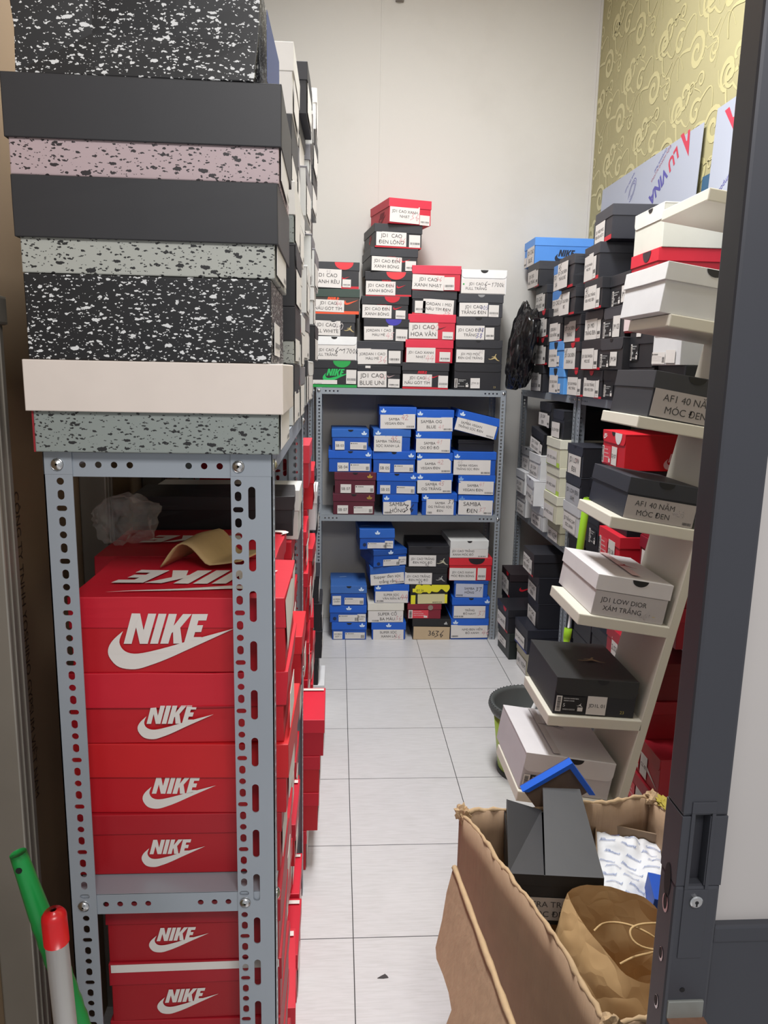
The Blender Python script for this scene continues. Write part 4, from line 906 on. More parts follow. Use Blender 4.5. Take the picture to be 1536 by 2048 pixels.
G = 'red boxes with a white logo in the front left rack'
WL = '#d8d2cc'
RD, RD2 = '#b8121f', '#c2162a'
def NF(u, v, s, **k): return [('nike', u, v, s, WL, dict(face='left', **k))]
TUCK = [('sq', '', .1, .1, .55, .6), ('swoosh', .3, .6, .03, WL)]
lstack('the red middle-shelf stack behind the front posts', G, .7012, [
    ('red, straight-edged', -.085, .104, '#a8101c', '#a51220', 'lift', NF(.355, .33, .025, sx=.98)+TUCK, {'L': .315, 'lh': .034}),
    ('wide-lidded red', -.072, .117, RD, '#c2181f', 'lift', NF(.365, .28, .0285, sx=.98)+TUCK, {'L': .325, 'lh': .056, 'turn': -1.5, 'o': .004}),
    ('red, crumpled', -.078, .113, RD, RD2, 'lift', NF(.36, .30, .029, sx=.95, off=.0028)+TUCK, {'L': .318, 'lh': .054, 'wear': 1.0, 'o': .005}),
    ('red, large-logoed', -.076, .118, RD, '#c0152a', 'lift', NF(.245, .40, .046, on='lid')+[('nike_word', .93, .62, .075, WL, {'face': 'topr', 'on': 'lid', 'rot': 180, 'sx': 1.25}), ('swoosh', .80, .12, .03, WL, {'face': 'topr', 'on': 'lid', 'rot': 180, 'sx': 1.9}), ('band', WL, .3, .96, {'face': 'front', 'on': 'lid'})], {'L': .312, 'lh': .048, 'wear': .5, 'o': .0018})], 1.092, wd=.225)
lstack('the red stack behind the large-logoed one', G, .7012, [
    ('red', -.095, .112, RD, RD2, 'lift', TUCK, {}), ('red', -.095, .112, RD, RD2, 'lift', TUCK, {}), ('red', -.095, .112, RD, RD2, 'lift', TUCK, {}),
    ('red, slanted-logoed', -.11, .116, RD, RD2, 'lift', [('nike_word', .14, .3, .055, WL, {'face': 'topl', 'on': 'lid', 'sx': 1.5}), ('swoosh', .02, .2, .03, WL, {'face': 'topl', 'on': 'lid'})], {'wear': .8, 'L': .315})], 1.335)
lstack('the stack below the black shoe box', G, .7012, [
    ('red', -.085, .10, RD, RD2, 'lift', TUCK, {'wear': .6}), ('red, side-holed', -.076, .112, RD, '#d0202c', 'lift', TUCK+[('dot', .5, .4, .02, '#3a0a10')], {'wear': .8}),
    ('red', -.13, .11, RD, RD2, 'lift', TUCK, {}), ('red', -.14, .11, RD, RD2, 'lift', TUCK, {})], 1.585, wd=.175, total=6)
shoe_box('black lidded shoe box lying behind the red boxes, under the front rack top', (-.262, 1.668, 1.1365), 93, (.17, .33, .085), '#1f1d1f', '#2a2729', style='lift', group=G, wear=.8, lh=.03)
shoe_box('white shoe box standing behind the lying black one, front left rack', (-.262, 1.862, 1.0845), 90, (.15, .34, .12), '#c8c6c2', '#d2d0cc', style='lift', lh=.05, group=G, items=[('dot', .3, .5, .02, '#2a2522')])
lstack('the deepest stack of the front left rack', G, .7012, [('red', -.10, .127, RD, RD2, 'lift', TUCK, {}), ('red', -.105, .127, RD, RD2, 'lift', TUCK, {}), ('red', -.11, .127, RD, RD2, 'lift', TUCK, {})], 1.768, wd=.175, total=4)
G = 'red boxes under the front left rack'
rows = []
for k in range(6):
    rows.append((('red, white-topped', 'red')[k not in (3, 4)], -.088, .1085, '#9d101c', '#a21222', 'lift', (NF(.3, .34, .0235) if k != 4 else NF(.31, .3, .0245))+[('band', WL, .86, .99, {'face': 'left', 'on': 'lid'})] if k == 4 else NF(.28, .34, .0235), {'L': .27, 'lh': .04, 'turn': (.8, -1, .5, -.6, .9, 0)[k]}))
lstack('the floor stack under the front shelf', G, .0005, rows, 1.09)
STR = [('band', WL, .05, .12, {'face': 'topl', 'on': 'lid'})]
lstack('the second floor stack under the front rack', G, .0005, [
    ('red', -.088, .11, RD, RD2, 'lift', TUCK+STR, {}), ('red', -.084, .10, RD, '#c92436', 'lift', TUCK+STR, {'turn': 3}), ('red', -.105, .12, RD, RD2, 'lift', TUCK+STR, {}), ('red', -.1, .12, RD, RD2, 'lift', TUCK, {'turn': -2}), ('red', -.095, .12, RD, RD2, 'lift', TUCK, {})], 1.335)
lstack('the floor stack on the jutting red box', G, .0005, [
    ('red, jutting', -.086, .133, '#b51226', '#c2182e', 'lift', TUCK+STR, {'L': .32}), ('red', -.135, .128, RD, RD2, 'lift', TUCK, {'turn': 2}), ('red', -.105, .10, RD, RD2, 'lift', TUCK, {}), ('red, white-edged', -.09, .108, RD, '#b91a30', 'lift', TUCK+STR, {}), ('red', -.1, .12, RD, RD2, 'lift', TUCK, {})], 1.575, wd=.19)
lstack('the fourth floor stack of the left side', G, .0005, [
    ('red', -.092, .14, RD, '#cc2136', 'lift', TUCK+STR, {}), ('red', -.11, .12, RD, RD2, 'lift', TUCK, {}), ('red', -.1, .12, RD, RD2, 'lift', TUCK, {}), ('red', -.1, .13, RD, RD2, 'lift', TUCK, {})], 1.778, wd=.165)
G = 'boxes on and under the second left rack'
lstack('the far red stack jutting onto the floor', G, .0005, [
    ('red, papered', -.085, .13, RD, RD2, 'lift', [('txt', '', .05, .02, .9, .9, {'rot': 0})], {'wd': .2}), ('red', -.05, .124, RD, RD2, 'lift', TUCK, {}), ('red', -.046, .116, RD, '#bb1a2e', 'lift', TUCK, {'L': .32}), ('red, white-striped', -.034, .115, '#b3142a', '#cb2036', 'lift', STR+TUCK, {'L': .33}), ('red', -.1, .14, RD, RD2, 'lift', TUCK, {})], 2.065)
lstack('the next red stack under the second left rack', G, .0005, [('red', -.09, .125, RD, RD2, 'lift', TUCK, {'turn': q}) for q in (1, -2, 2, -1, 1)], 2.32)
lstack('the last red stack under the second left rack', G, .0005, [('red', -.085, .125, RD, RD2, 'lift', TUCK, {'turn': q}) for q in (2, -1, 1, -2, 2)], 2.57)
lstack('the near stack inside the second left rack', G, .7012, [
    ('red', -.1, .115, RD, RD2, 'lift', TUCK, {}), ('red, torn', -.085, .115, RD, RD2, 'lift', TUCK, {'wear': 1.5}), ('red', -.09, .115, RD, '#c81c30', 'lift', TUCK, {'wear': .8}),
    ('red, logoed', -.1, .118, RD, RD2, 'lift', NF(.5, .3, .03), {}), ('red, neat', -.078, .118, '#b5192a', '#d03040', 'lift', NF(.5, .3, .03), {'L': .33, 'lh': .05})], 2.055)
lstack('the middle stack inside the second left rack', G, .7012, [('red', -.085+q*.01, .12, RD, RD2, 'lift', TUCK, {'wear': .8}) for q in (0, 1, -1, 1)], 2.30)
lstack('the far stack inside the second left rack', G, .7012, [('black', -.085, .12, '#1b1b20', '#202026', 'flip', PLAINLAB(.5), {}), ('black', -.085, .12, '#1b1b20', '#202026', 'flip', PLAINLAB(.5), {}), ('white', -.072, .135, '#c9c9cb', '#d0d0d2', 'lift', [], {'L': .32})], 2.56)
G = 'boxes on and under the farthest left rack'
lstack('the floor stack on a white box', G, .0005, [('white', -.05, .16, '#d6d6d8', '#d9d9dc', 'lift', [], {'L': .33, 'lh': .05}), ('black', -.075, .12, '#1b1b20', '#202026', 'flip', PLAINLAB(.5), {}), ('black', -.06, .12, '#1b1b20', '#202026', 'flip', PLAINLAB(.5), {}), ('black, tilted-lidded', -.065, .12, '#1b1b20', '#202026', 'flip', PLAINLAB(.5), {'wear': .8}), ('black', -.075, .12, '#1b1b20', '#202026', 'flip', PLAINLAB(.5), {})], 3.06)
lstack('the deep floor stack beside the back rack', G, .0005, [('black', -.13, .125, '#1b1b20', '#202026', 'flip', PLAINLAB(.5), {}), ('black', -.13, .125, '#1b1b20', '#202026', 'flip', PLAINLAB(.5), {}), ('black', -.13, .125, '#1b1b20', '#202026', 'flip', PLAINLAB(.5), {})], 3.34)
lstack('the middle shelf of the farthest left rack', G, .7012, [('black', -.09, .12, '#1b1b20', '#202026', 'flip', PLAINLAB(.5), {}), ('black', -.08, .12, '#1b1b20', '#202026', 'flip', PLAINLAB(.5), {}), ('black', -.09, .12, '#1b1b20', '#202026', 'flip', PLAINLAB(.5), {})], 3.06)

# ------------------------------------------------------------------ leaning white display stand and its boxes
LACQ = mat('#d6d1c3', .42, var=.03, scale=6)
SY0, SY1 = 1.90, 2.17
panx = lambda z: .728+.2*z
stand = thing('display_stand', 'white stepped display stand leaning right, each plank holding a shoe box', 'display stand', (.74, SY0, 0))
o0 = Vector((.74, SY0, 0))
def loc_build(mb, name, root, o, **k):
    mb.v = [tuple(Vector(v)-o) for v in mb.v]; return mb.build(name, root, **k)
m = MB(); n0 = len(m.v)
m.gbox(0, .026, SY0, SY1, 0, 2.2, LACQ, c=.002)
m.v = [(x+panx(z), y, z) for x, y, z in m.v]; loc_build(m, 'back_panel', stand, o0)
m = MB(); m.gbox(.60, .86, SY0, SY1, 0, .03, LACQ, c=.002); loc_build(m, 'base', stand, o0)
PL_ = []
for (px, py, tl) in ((1420, 374, 8), (1342, 627, 8), (1278, 831, 8.5), (1223, 1032, 9), (1159, 1227, 9), (1097, 1430, 4.5), (1036, 1582, 9)):
    P = at(px, py, Y=SY0); t = R(tl); ln = .2
    for _ in range(6): ln = (panx(P.z-ln*math.sin(t))-P.x)/math.cos(t)
    m = MB(); m.gbox(0, ln+.004, 0, SY1-SY0, -.031, 0, LACQ, c=.003)
    p = m.build('plank', stand, loc=P-o0, rot=(0, t, 0)); PL_.append((P, t, ln))
def on_plank(i, dx, wd, h, L, label, body, lid, style, items, turn=0, **k):
    P, t, ln = PL_[i]; wd = min(wd, ln-dx-.010)
    q = P+Vector((math.cos(t), 0, -math.sin(t)))*(dx+wd/2)+Vector((math.sin(t), 0, math.cos(t)))*.001
    return shoe_box(label, (q.x, SY0+.012+L/2, q.z), turn, (wd, L, h), body, lid, style=style, items=items, tilt=(0, math.degrees(t)), group='shoe boxes shown on the display stand', **k)
GL = mat('#aaa29f', .6, var=.04)
on_plank(1, -.026, .215, .122, .27, 'grey-white lidded shoe box on the second plank from the top', '#d2d2d4', '#d8d8d8', 'lift', [('tab', '#2a2a2e', .55, .024)], lh=.044, o=.005)
on_plank(2, .026, .215, .118, .27, 'black shoe box with a grey label, on the third plank from the top', '#2c2d33', '#333439', 'lift',
         [T('AF1 40 NĂM|MÓC ĐEN', .02, .02, 1.0, .62, rot=-1, paper=GL, tx=(.1, .84), pen=[('45', 'r', .84, .1, .3)]), ('tab', '#101013', .53, .024)], lh=.045)
on_plank(3, .034, .225, .108, .275, 'dark navy shoe box with a low grey label, on the fourth plank down', '#262832', '#2e3038', 'lift',
         [T('AF1 40 NĂM|MÓC ĐEN', .0, .0, .98, .56, rot=0, paper=GL, tx=(.1, .72), pen=[('405', 'g', .68, .4, .25)], bc=(.7, .95)), ('tab', '#0f1015', .5, .022)], lh=.043, o=.004)
on_plank(4, .034, .203, .112, .30, 'white shoe box with a red emblem on its lid, below two dark ones', '#cfcacb', '#d9d5d6', 'lift',
         [T('JD1 LOW DIOR|XÁM TRẮNG', .0, .0, .98, .6, rot=0, paper=mat('#bab4b4', .6, var=.03), tx=(.06, .76), pen=[('401', 'g', .66, .1, .22), ('-', 'y', .84, .16, .2)]), ('tab', '#18181a', .56, .022),
          ('leaper', .5, .42, .035, '#a83a44', {'face': 'top', 'on': 'lid', 'sx': 1.2}), ('band', '#dcc0c0', .1, .98, {'face': 'top', 'on': 'lid', 'u': (.5, .62)})], lh=.043, o=.0035)
on_plank(5, .014, .228, .106, .29, 'black shoe box with a gold emblem, on the second plank from the bottom', '#23232a', '#2b2b2c', 'flip',
         [('blk', .02, .08, .38, .5, {'size': '5', 'rot': 0}), ('sq', 'JD1L 01', .4, .04, .64, .54, {'rot': 0}), ('word', '23', .82, .1, .013, '#b4a65c'), ('tab', '#17171c', .56, .016), ('leaper', .52, .42, .036, '#8f7a5a', {'face': 'top', 'on': 'lid', 'sx': 1.25})], lh=.05)
on_plank(6, .004, .258, .112, .30, 'large white shoe box on the lowest plank, behind the carton', '#c6c2c6', '#d2ced0', 'flip',
         [('blk', .02, .02, .4, .42, {'size': '11', 'rot': 0}), ('tab', '#141416', .56, .02), ('leaper', .4, .6, .036, '#5a5050', {'face': 'top', 'on': 'lid', 'sx': 1.25}), ('band', '#c2bcbc', .02, .98, {'face': 'top', 'on': 'lid', 'u': (.3, .38)})], lh=.055)

# ------------------------------------------------------------------ mop bucket
t_ = thing('mop_bucket', 'round yellow-green mop bucket with grey rim, behind the display stand', 'bucket', (.735, 2.63, 0))
LIME = mat('#9fb84a', .35, var=.03); DGR = mat('#4a4d4c', .45, var=.05)
def lathe(mb, prof, m, n=40, c=(0, 0), sy=1):
    mb.grid([[(c[0]+r*math.cos(2*math.pi*i/n), c[1]+sy*r*math.sin(2*math.pi*i/n), z) for i in range(n+1)] for r, z in prof], m)
m = MB(); lathe(m, [(.0, .002), (.105, .002), (.115, .012), (.142, .245), (.136, .245), (.11, .02), (0, .015)], LIME); m.build('tub', t_, smooth=True)
m = MB(); lathe(m, [(.104, 0), (.118, 0), (.121, .014), (.116, .02)], mat('#2d302c', .5)); m.build('base_ring', t_, smooth=True)
m = MB(); lathe(m, [(.136, .235), (.152, .24), (.162, .262), (.158, .276), (.148, .28), (.138, .268), (.13, .2), (.07, .16), (0, .16)], DGR)
for k in range(60):
    a = 2*math.pi*k/60; m.tube([(.158*math.cos(a), .158*math.sin(a), .255), (.156*math.cos(a), .156*math.sin(a), .279)], .0022, DGR, 5)
m.build('rim', t_, smooth=True)
m = MB(); lathe(m, [(.06, .165), (.07, .2), (.068, .21), (.062, .2), (.05, .168)], mat('#c9cdc6', .4)); m.build('spin_basket', t_, smooth=True)
mp = thing('mop', 'mop with a lime green handle standing in the bucket', 'mop', (.70, 2.63, .17))
b0 = Vector((.70, 2.63, .17)); pa, pb = at(1134, 1275, Y=2.62), at(1168, 1040, Y=2.62); dd = (pb-pa).normalized()
LG = mat('#98c932', .3, var=.02)
m = MB(); m.tube([pa-dd*.02, pa+dd*.001, pa+dd*.035, pa+dd*.038], [.010, .0145, .0145, .009], LG, 14); loc_build(m, 'grip', mp, b0, smooth=True)
m = MB(); m.tube([pa+dd*.02, pa+dd*.12], .004, mat('#dadada', .3, var=0), 10); m.tube([pa-dd*.015, Vector((.72, 2.63, .2))], .0075, mat('#dadada', .3, var=0), 10); loc_build(m, 'rod', mp, b0, smooth=True)
m = MB(); m.tube([pa+dd*.115, pa+dd*.12, pa+dd*.52, pa+dd*.525], [.009, .0135, .0135, .009], LG, 14); loc_build(m, 'handle', mp, b0, smooth=True)
m = MB(); lathe(m, [(0, .07), (.04, .065), (.055, .03), (.06, .0), (0, .0)], mat('#d5d2c8', .95, var=.15, scale=120, bump=.4)); m.v = [(x+.02, y, z) for x, y, z in m.v]; m.build('mop_head', mp, smooth=True)

# ------------------------------------------------------------------ carton in the doorway and what is in it
CZ = .45
FL, FR_, NL = (at(x, y, Z=CZ) for x, y in ((922, 1622), (1300, 1592), (1218, 2046)))
NR = NL+(FR_-FL)+Vector((-.0, .0, 0))
carton = thing('carton', 'large torn brown carton full of discarded boxes and paper, by the door', 'carton', (FL.x, FL.y, 0))
c0 = Vector((FL.x, FL.y, 0)); cor = [FL, FR_, NR, NL]
KIN = mat('#a98a66', .85, var=.1, scale=30, bump=.3); TORN = mat('#bb9f7c', .9, var=.15, scale=60, bump=.5)
def nz3(p, s=9, sd=0): return noise.noise(Vector((p.x*s+sd, p.y*s, p.z*s)))
for i, nm in enumerate(('far', 'right', 'near', 'left')):
    a, b = cor[i], cor[(i+1) % 4]; N = 44; rows = []; nrm = (b-a).cross(Vector((0, 0, 1))).normalized(); rim = []
    for r in range(9):
        row = []
        for k in range(N+1):
            u = k/N; p = a.lerp(b, u); zt = CZ+.010*nz3(p, 14, i*7)-.012*math.exp(-min(u, 1-u)*14)
            p = Vector((p.x, p.y, .003+(zt-.003)*r/8)); bul = math.sin(math.pi*u)*(r/8)*.010
            p += nrm*(bul+.004*nz3(p, 11, i*3)*math.sin(math.pi*u)); row.append(p-c0)
            if r == 8: rim.append(p-c0)
        rows.append(row)
    m = MB(); m.grid(rows, KRAFT); o = m.build('panel', carton, smooth=True); solidify(o, .009, 0)
    m = MB(); m.tube([p+Vector((.004*nz3(p, 45, 9), .004*nz3(p, 55, 4), .001+.006*nz3(p, 60))) for p in rim], [.0048+.0035*nz3(p, 70, 3) for p in rim], TORN, 7); m.build('torn_edge', carton, smooth=True)
m = MB(); m.prism([Vector((p.x, p.y, .002))-c0 for p in cor], (0, 0, .006), KIN); m.build('bottom', carton)
def crumple(name, parent, ctr, sx, sy, sz, m, seed, amp=.35, freq=1.6, sub=4, smooth=False, squash=None):
    import bmesh
    bm = bmesh.new(); bmesh.ops.create_icosphere(bm, subdivisions=sub, radius=1)
    for v in bm.verts:
        d = v.co.normalized(); q = d*freq+Vector((seed, seed*.7, 0))
        r = 1+amp*noise.noise(q)+amp*.5*abs(noise.noise(q*2.7))-amp*.35*abs(noise.noise(q*5.1))
        p = Vector((d.x*sx*r, d.y*sy*r, d.z*sz*r))
        if squash is not None: p.z = max(p.z, squash)
        v.co = p
    me = bpy.data.meshes.new(name); bm.to_mesh(me); bm.free(); me.materials.append(m)
    if smooth: me.polygons.foreach_set('use_smooth', [True]*len(me.polygons))
    o = bpy.data.objects.new(name, me); C.objects.link(o); o.location = ctr
    if parent: o.parent = parent
    return o
for k, c in enumerate((FL, FR_, NL)):
    crumple('torn_corner', carton, c-c0+Vector((.004, -.004, -.004)), .016, .016, .018, TORN, 3+k*5, .8, 2.5, 3)
crumple('tape_shred', carton, FR_-c0+Vector((.02, -.04, .004)), .016, .03, .008, mat('#a8973a', .7), 31, .9, 3, 3)

# sheet leaning on the carton's left side
P1, P2 = at(906, 1736, Z=.39), at(1022, 2052, Z=.39); dl = (P2-P1).normalized(); dn_ = Vector((-.16, -.06, -.39)).normalized(); nN = dl.cross(dn_).normalized()
def on_plane(px, py):
    d = (AX[0]*((px-768)/F)+AX[1]*((py-1024)/F)+AX[2]); e = Vector((0, 0, CAMZ))
    return e+d*((P1-e).dot(nN)/d.dot(nN))
outl = [on_plane(x, y) for x, y in ((906, 1736), (893, 1785), (884, 1840), (871, 1895), (873, 1918), (886, 1950), (897, 1985), (903, 2020))]
e1 = outl[-1]; tz = e1.z/-dn_.z; outl += [e1+dn_*(tz*.5)+dl*.01, e1+dn_*tz, e1+dn_*tz+dl*.32]
q = P1+dl*.62; outl += [q-Vector((0, 0, 0)), P1+dl*.4+Vector((0, 0, .004)), P1+dl*.2-Vector((0, 0, .003))]
sh_ = thing('cardboard_sheet', 'torn brown cardboard sheet leaning against the left side of the carton', 'cardboard', (P1.x, P1.y, 0))
s0 = Vector((P1.x, P1.y, 0)); m = MB(); m.prism([p-s0 for p in outl], nN*.006*(1 if nN.x > 0 else -1), KRAFT, TORN); m.build('board', sh_)
m = MB(); pts = [P1+dl*(.62*k/24)-s0 for k in range(25)]
m.tube([p+Vector((.003, .0, .001+.003*nz3(p, 50))) for p in pts], [.0065+.002*nz3(p, 80) for p in pts], TORN, 7); m.build('torn_edge', sh_, smooth=True)

# caved-in black box
bx = thing('shoe_box', 'black caved-in shoe box lying open on top in the carton', 'shoe box', (.490, 1.528, .330), (R(1), R(-2), R(-9)), 'things thrown in the carton')
w_, l_, h_ = .190, .235, .118; BK = mat('#1e1e20', .55, var=.12, scale=18, bump=.15); BK2 = mat('#333234', .55, var=.12, scale=18, bump=.15)
m = MB(); m.gbox(-w_/2, w_/2, -l_/2, l_/2, 0, h_, BK, c=.001, skip=('+z',)); solidify(m.build('body', bx), .003)
m = MB(); e = .004; up = lambda y: h_+.002+(y+l_/2)*.25
m.prism([(-.022, -l_/2-e, h_+.002), (w_/2+e, -l_/2-e, h_+.002), (w_/2-.012, l_/2, up(l_/2)), (-.004, l_/2, up(l_/2))], (0, 0, .002), BK2)
m.prism([(-w_/2-e, -l_/2-e, h_+.002), (-.025, -l_/2-e, h_+.002), (-.006, l_/2-.004, h_+.004)], (0, 0, .002), BK2)
m.prism([(-w_/2-e, -l_/2-e, h_+.002), (-.006, l_/2-.004, h_+.004), (-w_/2+.004, l_/2-.02, up(l_/2)-.022)], (0, 0, .002), BK2)
m.prism([(-.004, l_/2-.004, up(l_/2)), (w_/2-.012, l_/2-.004, up(l_/2)), (w_/2-.012, l_/2-.004, up(l_/2)-.03), (-.004, l_/2-.004, up(l_/2)-.03)], (0, .003, 0), BK)
m.prism([(w_/2+e, -l_/2-e, h_+.002), (w_/2-.012, l_/2, up(l_/2)), (w_/2-.010, l_/2, up(l_/2)-.03), (w_/2+e, -l_/2-e, h_-.022)], (-.002, 0, 0), BK)
m.prism([(-w_/2-e, -l_/2-e, h_+.002), (-w_/2+.004, l_/2-.02, up(l_/2)-.02), (-w_/2+.004, l_/2-.02, up(l_/2)-.05), (-w_/2-e, -l_/2-e, h_-.022)], (.002, 0, 0), BK)
m.prism([(-w_/2-e, -l_/2-e, h_+.003), (w_/2+e, -l_/2-e, h_+.003), (w_/2+e, -l_/2-e, h_-.022), (-w_/2-e, -l_/2-e, h_-.022)], (0, .002, 0), BK)
m.build('lid', bx)
fr = (Vector((-w_/2, -l_/2-.001, 0)), Vector((1, 0, 0)), Vector((0, 0, 1)))
m = MB(); g = slab(m, fr, .012, .012, w_-.03, .066, .0006, mat('#b0a8a2', .6, var=.03)); text_block(m, g, ['ULTRA TRẮNG', 'SỌC ĐEN'], .016, .014, w_-.034, .064, PRINT); m.build('paper_label', bx)
m = MB(); put(m, (fr[0]-Vector((0, .0008, 0)),)+fr[1:], MARK['bars'], .12, .068, .018, ink('#a9a9a9')); m.build('logo', bx)

# blue lid poking up behind
Pq, Qq, Rq = at(1045, 1584, Y=1.645), at(1145, 1526, Y=1.645), at(1182, 1578, Y=1.645)
bl = thing('box_lid', 'loose blue shoe box lid poking up at the back of the carton', 'box lid', Qq, group='things thrown in the carton')
m = MB(); A_, B_ = (Pq-Qq)*1.0, (Rq-Qq)*1.25; quad = [Vector((0, 0, 0)), A_, A_+B_, B_]
m.prism([p+Vector((0, .026, 0)) for p in quad], (0, .003, 0), mat('#7b6655', .8, var=.08))
for k in (0, 3):
    a, b = quad[k], quad[(k+1) % 4]; ctr = sum(quad, Vector())/4; inn = [p+(ctr-p).normalized()*.016 for p in (a, b)]
    m.prism([a, b, inn[1], inn[0]], (0, .029, 0), card('#1a5fd0'))
m.build('shell', bl)

# brown open box with printed tissue
tb = thing('shoe_box', 'brown lidless shoe box in the carton holding printed tissue paper', 'shoe box', (.687, 1.545, .262), (R(5), R(4), R(-17)), 'things thrown in the carton')
m = MB(); GB = mat('#8f7963', .75, var=.06)
m.gbox(-.085, .085, -.15, .15, 0, .105, GB, c=.001, skip=('+z',)); solidify(m.build('body', tb), .003)
ts = thing('tissue_paper', 'white tissue paper with blue print, crumpled in the brown box', 'tissue paper', (.687, 1.545, .312), (R(5), R(4), R(-17)), 'things thrown in the carton')
def tz_(x, y): return .035+.022*noise.noise(Vector((x*16, y*14, 2)))+.012*abs(noise.noise(Vector((x*38, y*30, 5))))-.25*max(0, abs(x)-.06)-.25*max(0, abs(y)-.12)
m = MB(); m.grid([[(-.078+.156*i/24, -.14+.28*j/34, tz_(-.078+.156*i/24, -.14+.28*j/34)) for i in range(25)] for j in range(35)], mat('#e3e4e8', .6, var=.03))
for k in range(30):
    s = text_shape('Jillbound'); x, y = -.07+.05*(k % 3)+.012*((k//3) % 2), -.125+.027*(k//3); c, sn = math.cos(R(-12)), math.sin(R(-12)); sz = .0098
    P = []
    for a, b in s[0]:
        a, b = (a+b*.25)*sz, b*sz; X_, Y_ = x+a*c-b*sn, y+a*sn+b*c; P.append((X_, Y_, tz_(X_, Y_)+.0025))
    m.tris(P, s[1], ink('#4468ac'))
m.build('sheet', ts, smooth=True)
bq = at(1322, 1796, Z=.395)
sb = shoe_box('blue shoe box mostly buried at the right side of the carton', (bq.x+.035, bq.y+.045, .262), -14, (.09, .085, .12), '#173f94', '#1a4cae', group='things thrown in the carton', tilt=(0, 6))

# paper carrier bag
bg = thing('paper_bag', 'open brown kraft paper carrier bag with twisted handles in the carton', 'paper bag', (.56, 1.3, .02), group='things thrown in the carton')
g0 = Vector((.56, 1.3, .02))
rim = [at(x, y, Z=z) for x, y, z in ((1137, 1785, .43), (1152, 1825, .415), (1175, 1858, .40), (1200, 1890, .39), (1228, 1925, .378), (1252, 1950, .37), (1276, 1962, .362), (1312, 1966, .36), (1345, 1930, .37), (1345, 1880, .39),
     (1330, 1842, .405), (1312, 1812, .42), (1290, 1795, .43), (1255, 1784, .435), (1220, 1772, .44), (1190, 1770, .445), (1162, 1772, .44))]
rim = [Vector(p) for p in smooth_loop([tuple(p) for p in rim], 2)]
ctr = sum(rim, Vector())/len(rim); rows = []
for k in range(18):
    t = k/17; row = []
    for j in range(len(rim)+1):
        p = rim[j % len(rim)]; out = Vector((p.x-ctr.x, p.y-ctr.y, 0)); lx = max(0, -out.normalized().x)
        q = Vector((p.x, p.y, p.z))+out*(.10*math.sin(min(1, t*2.2)*math.pi/2)-.28*t*t)+Vector((-.030*lx-.015, -.025, 0))*math.sin(min(1, t*1.6)*math.pi/2)
        q.z = p.z*(1-t)+.025*t
        q += Vector((noise.noise(q*15), noise.noise(q*15+Vector((5, 0, 0))), 0))*.014*min(1, t*5+.3)
        if k == 0: q.z += .004*noise.noise(q*90)
        row.append(q-g0)
    rows.append(row)
BAG = mat('#d6b382', .62, var=.07, scale=18)
nt = BAG.node_tree; tc = node(nt, 'ShaderNodeTexCoord'); vo = node(nt, 'ShaderNodeTexVoronoi', feature='DISTANCE_TO_EDGE'); vo.inputs['Scale'].default_value = 13
nq = node(nt, 'ShaderNodeTexNoise'); nq.inputs['Scale'].default_value = 9; nt.links.new(tc.outputs['Object'], nq.inputs[0])
va = node(nt, 'ShaderNodeVectorMath', operation='MULTIPLY_ADD'); va.inputs[1].default_value = (.12, .12, .12); nt.links.new(nq.outputs['Color'], va.inputs[0]); nt.links.new(tc.outputs['Object'], va.inputs[2]); nt.links.new(va.outputs[0], vo.inputs['Vector'])
bp = node(nt, 'ShaderNodeBump'); bp.inputs['Strength'].default_value = .3; bp.inputs['Distance'].default_value = .03; nt.links.new(vo.outputs['Distance'], bp.inputs['Height']); nt.links.new(bp.outputs[0], nt.nodes['Principled BSDF'].inputs['Normal'])
m = MB(); m.grid(rows, BAG); m.build('body', bg, smooth=True)
m = MB(); m.poly([p for p in rows[-1][:-1]], BAG); m.build('bottom', bg)
ROPE = mat('#c9a978', .8, var=.1, scale=200, bump=.4)
for pts in (((1188, 1862, .39), (1205, 1848, .40), (1232, 1845, .42), (1265, 1852, .425), (1295, 1866, .42), (1322, 1884, .40)), ((1330, 1846, .41), (1285, 1848, .43), (1262, 1858, .43), (1264, 1878, .42), (1285, 1894, .41), (1325, 1903, .39)),
            ((1240, 1928, .375), (1268, 1914, .385), (1300, 1906, .385), (1328, 1898, .385))):
    m = MB(); m.tube([Vector(p)-g0 for p in smooth_loop([tuple(at(x, y, Z=z)) for x, y, z in pts], 6, closed=False)], .0022, ROPE, 8); m.build('handle', bg, smooth=True)
tag(crumple('crumpled_paper', None, (.447, 1.27, .27), .024, .06, .04, mat('#dcdad8', .7, var=.03), 12, .6, 2, 4), 'crumpled white paper tucked between carton wall and kraft bag', 'paper', 'things thrown in the carton')

# ------------------------------------------------------------------ black bag, clear bag, bent card
BAGM = mat('#101013', .22, var=.3, bump=1.0, scale=11)
o = crumple('rubbish_bag', None, (.945, 3.945, 1.61), .066, .12, .235, BAGM, 4.2, .34, 1.15, 5, smooth=True, squash=-.215)
o.rotation_euler = (0, R(7), 0)
tag(o, 'shiny black plastic bag squeezed between the back and right racks', 'plastic bag')
CLR = bpy.data.materials.new('clear_film'); CLR.use_nodes = True; nt = CLR.node_tree; b = nt.nodes['Principled BSDF']
b.inputs['Base Color'].default_value = (.85, .84, .82, 1); b.inputs['Roughness'].default_value = .18; b.inputs['Alpha'].default_value = .22
cb = at(246, 1042, Y=1.47)
o = crumple('plastic_bag', None, (cb.x+.004, cb.y, 1.192), .056, .07, .05, CLR, 8.1, .45, 1.7, 4, squash=-.045); tag(o, 'crumpled clear plastic bag on the red boxes in the front rack', 'plastic bag')
cd = at(425, 1130, Z=1.15)
cc = thing('bent_card', 'bent tan card liner lying on the top red box, front rack', 'card liner', (cd.x, cd.y, 1.1555), (0, 0, R(-14)))
m = MB(); rows = []
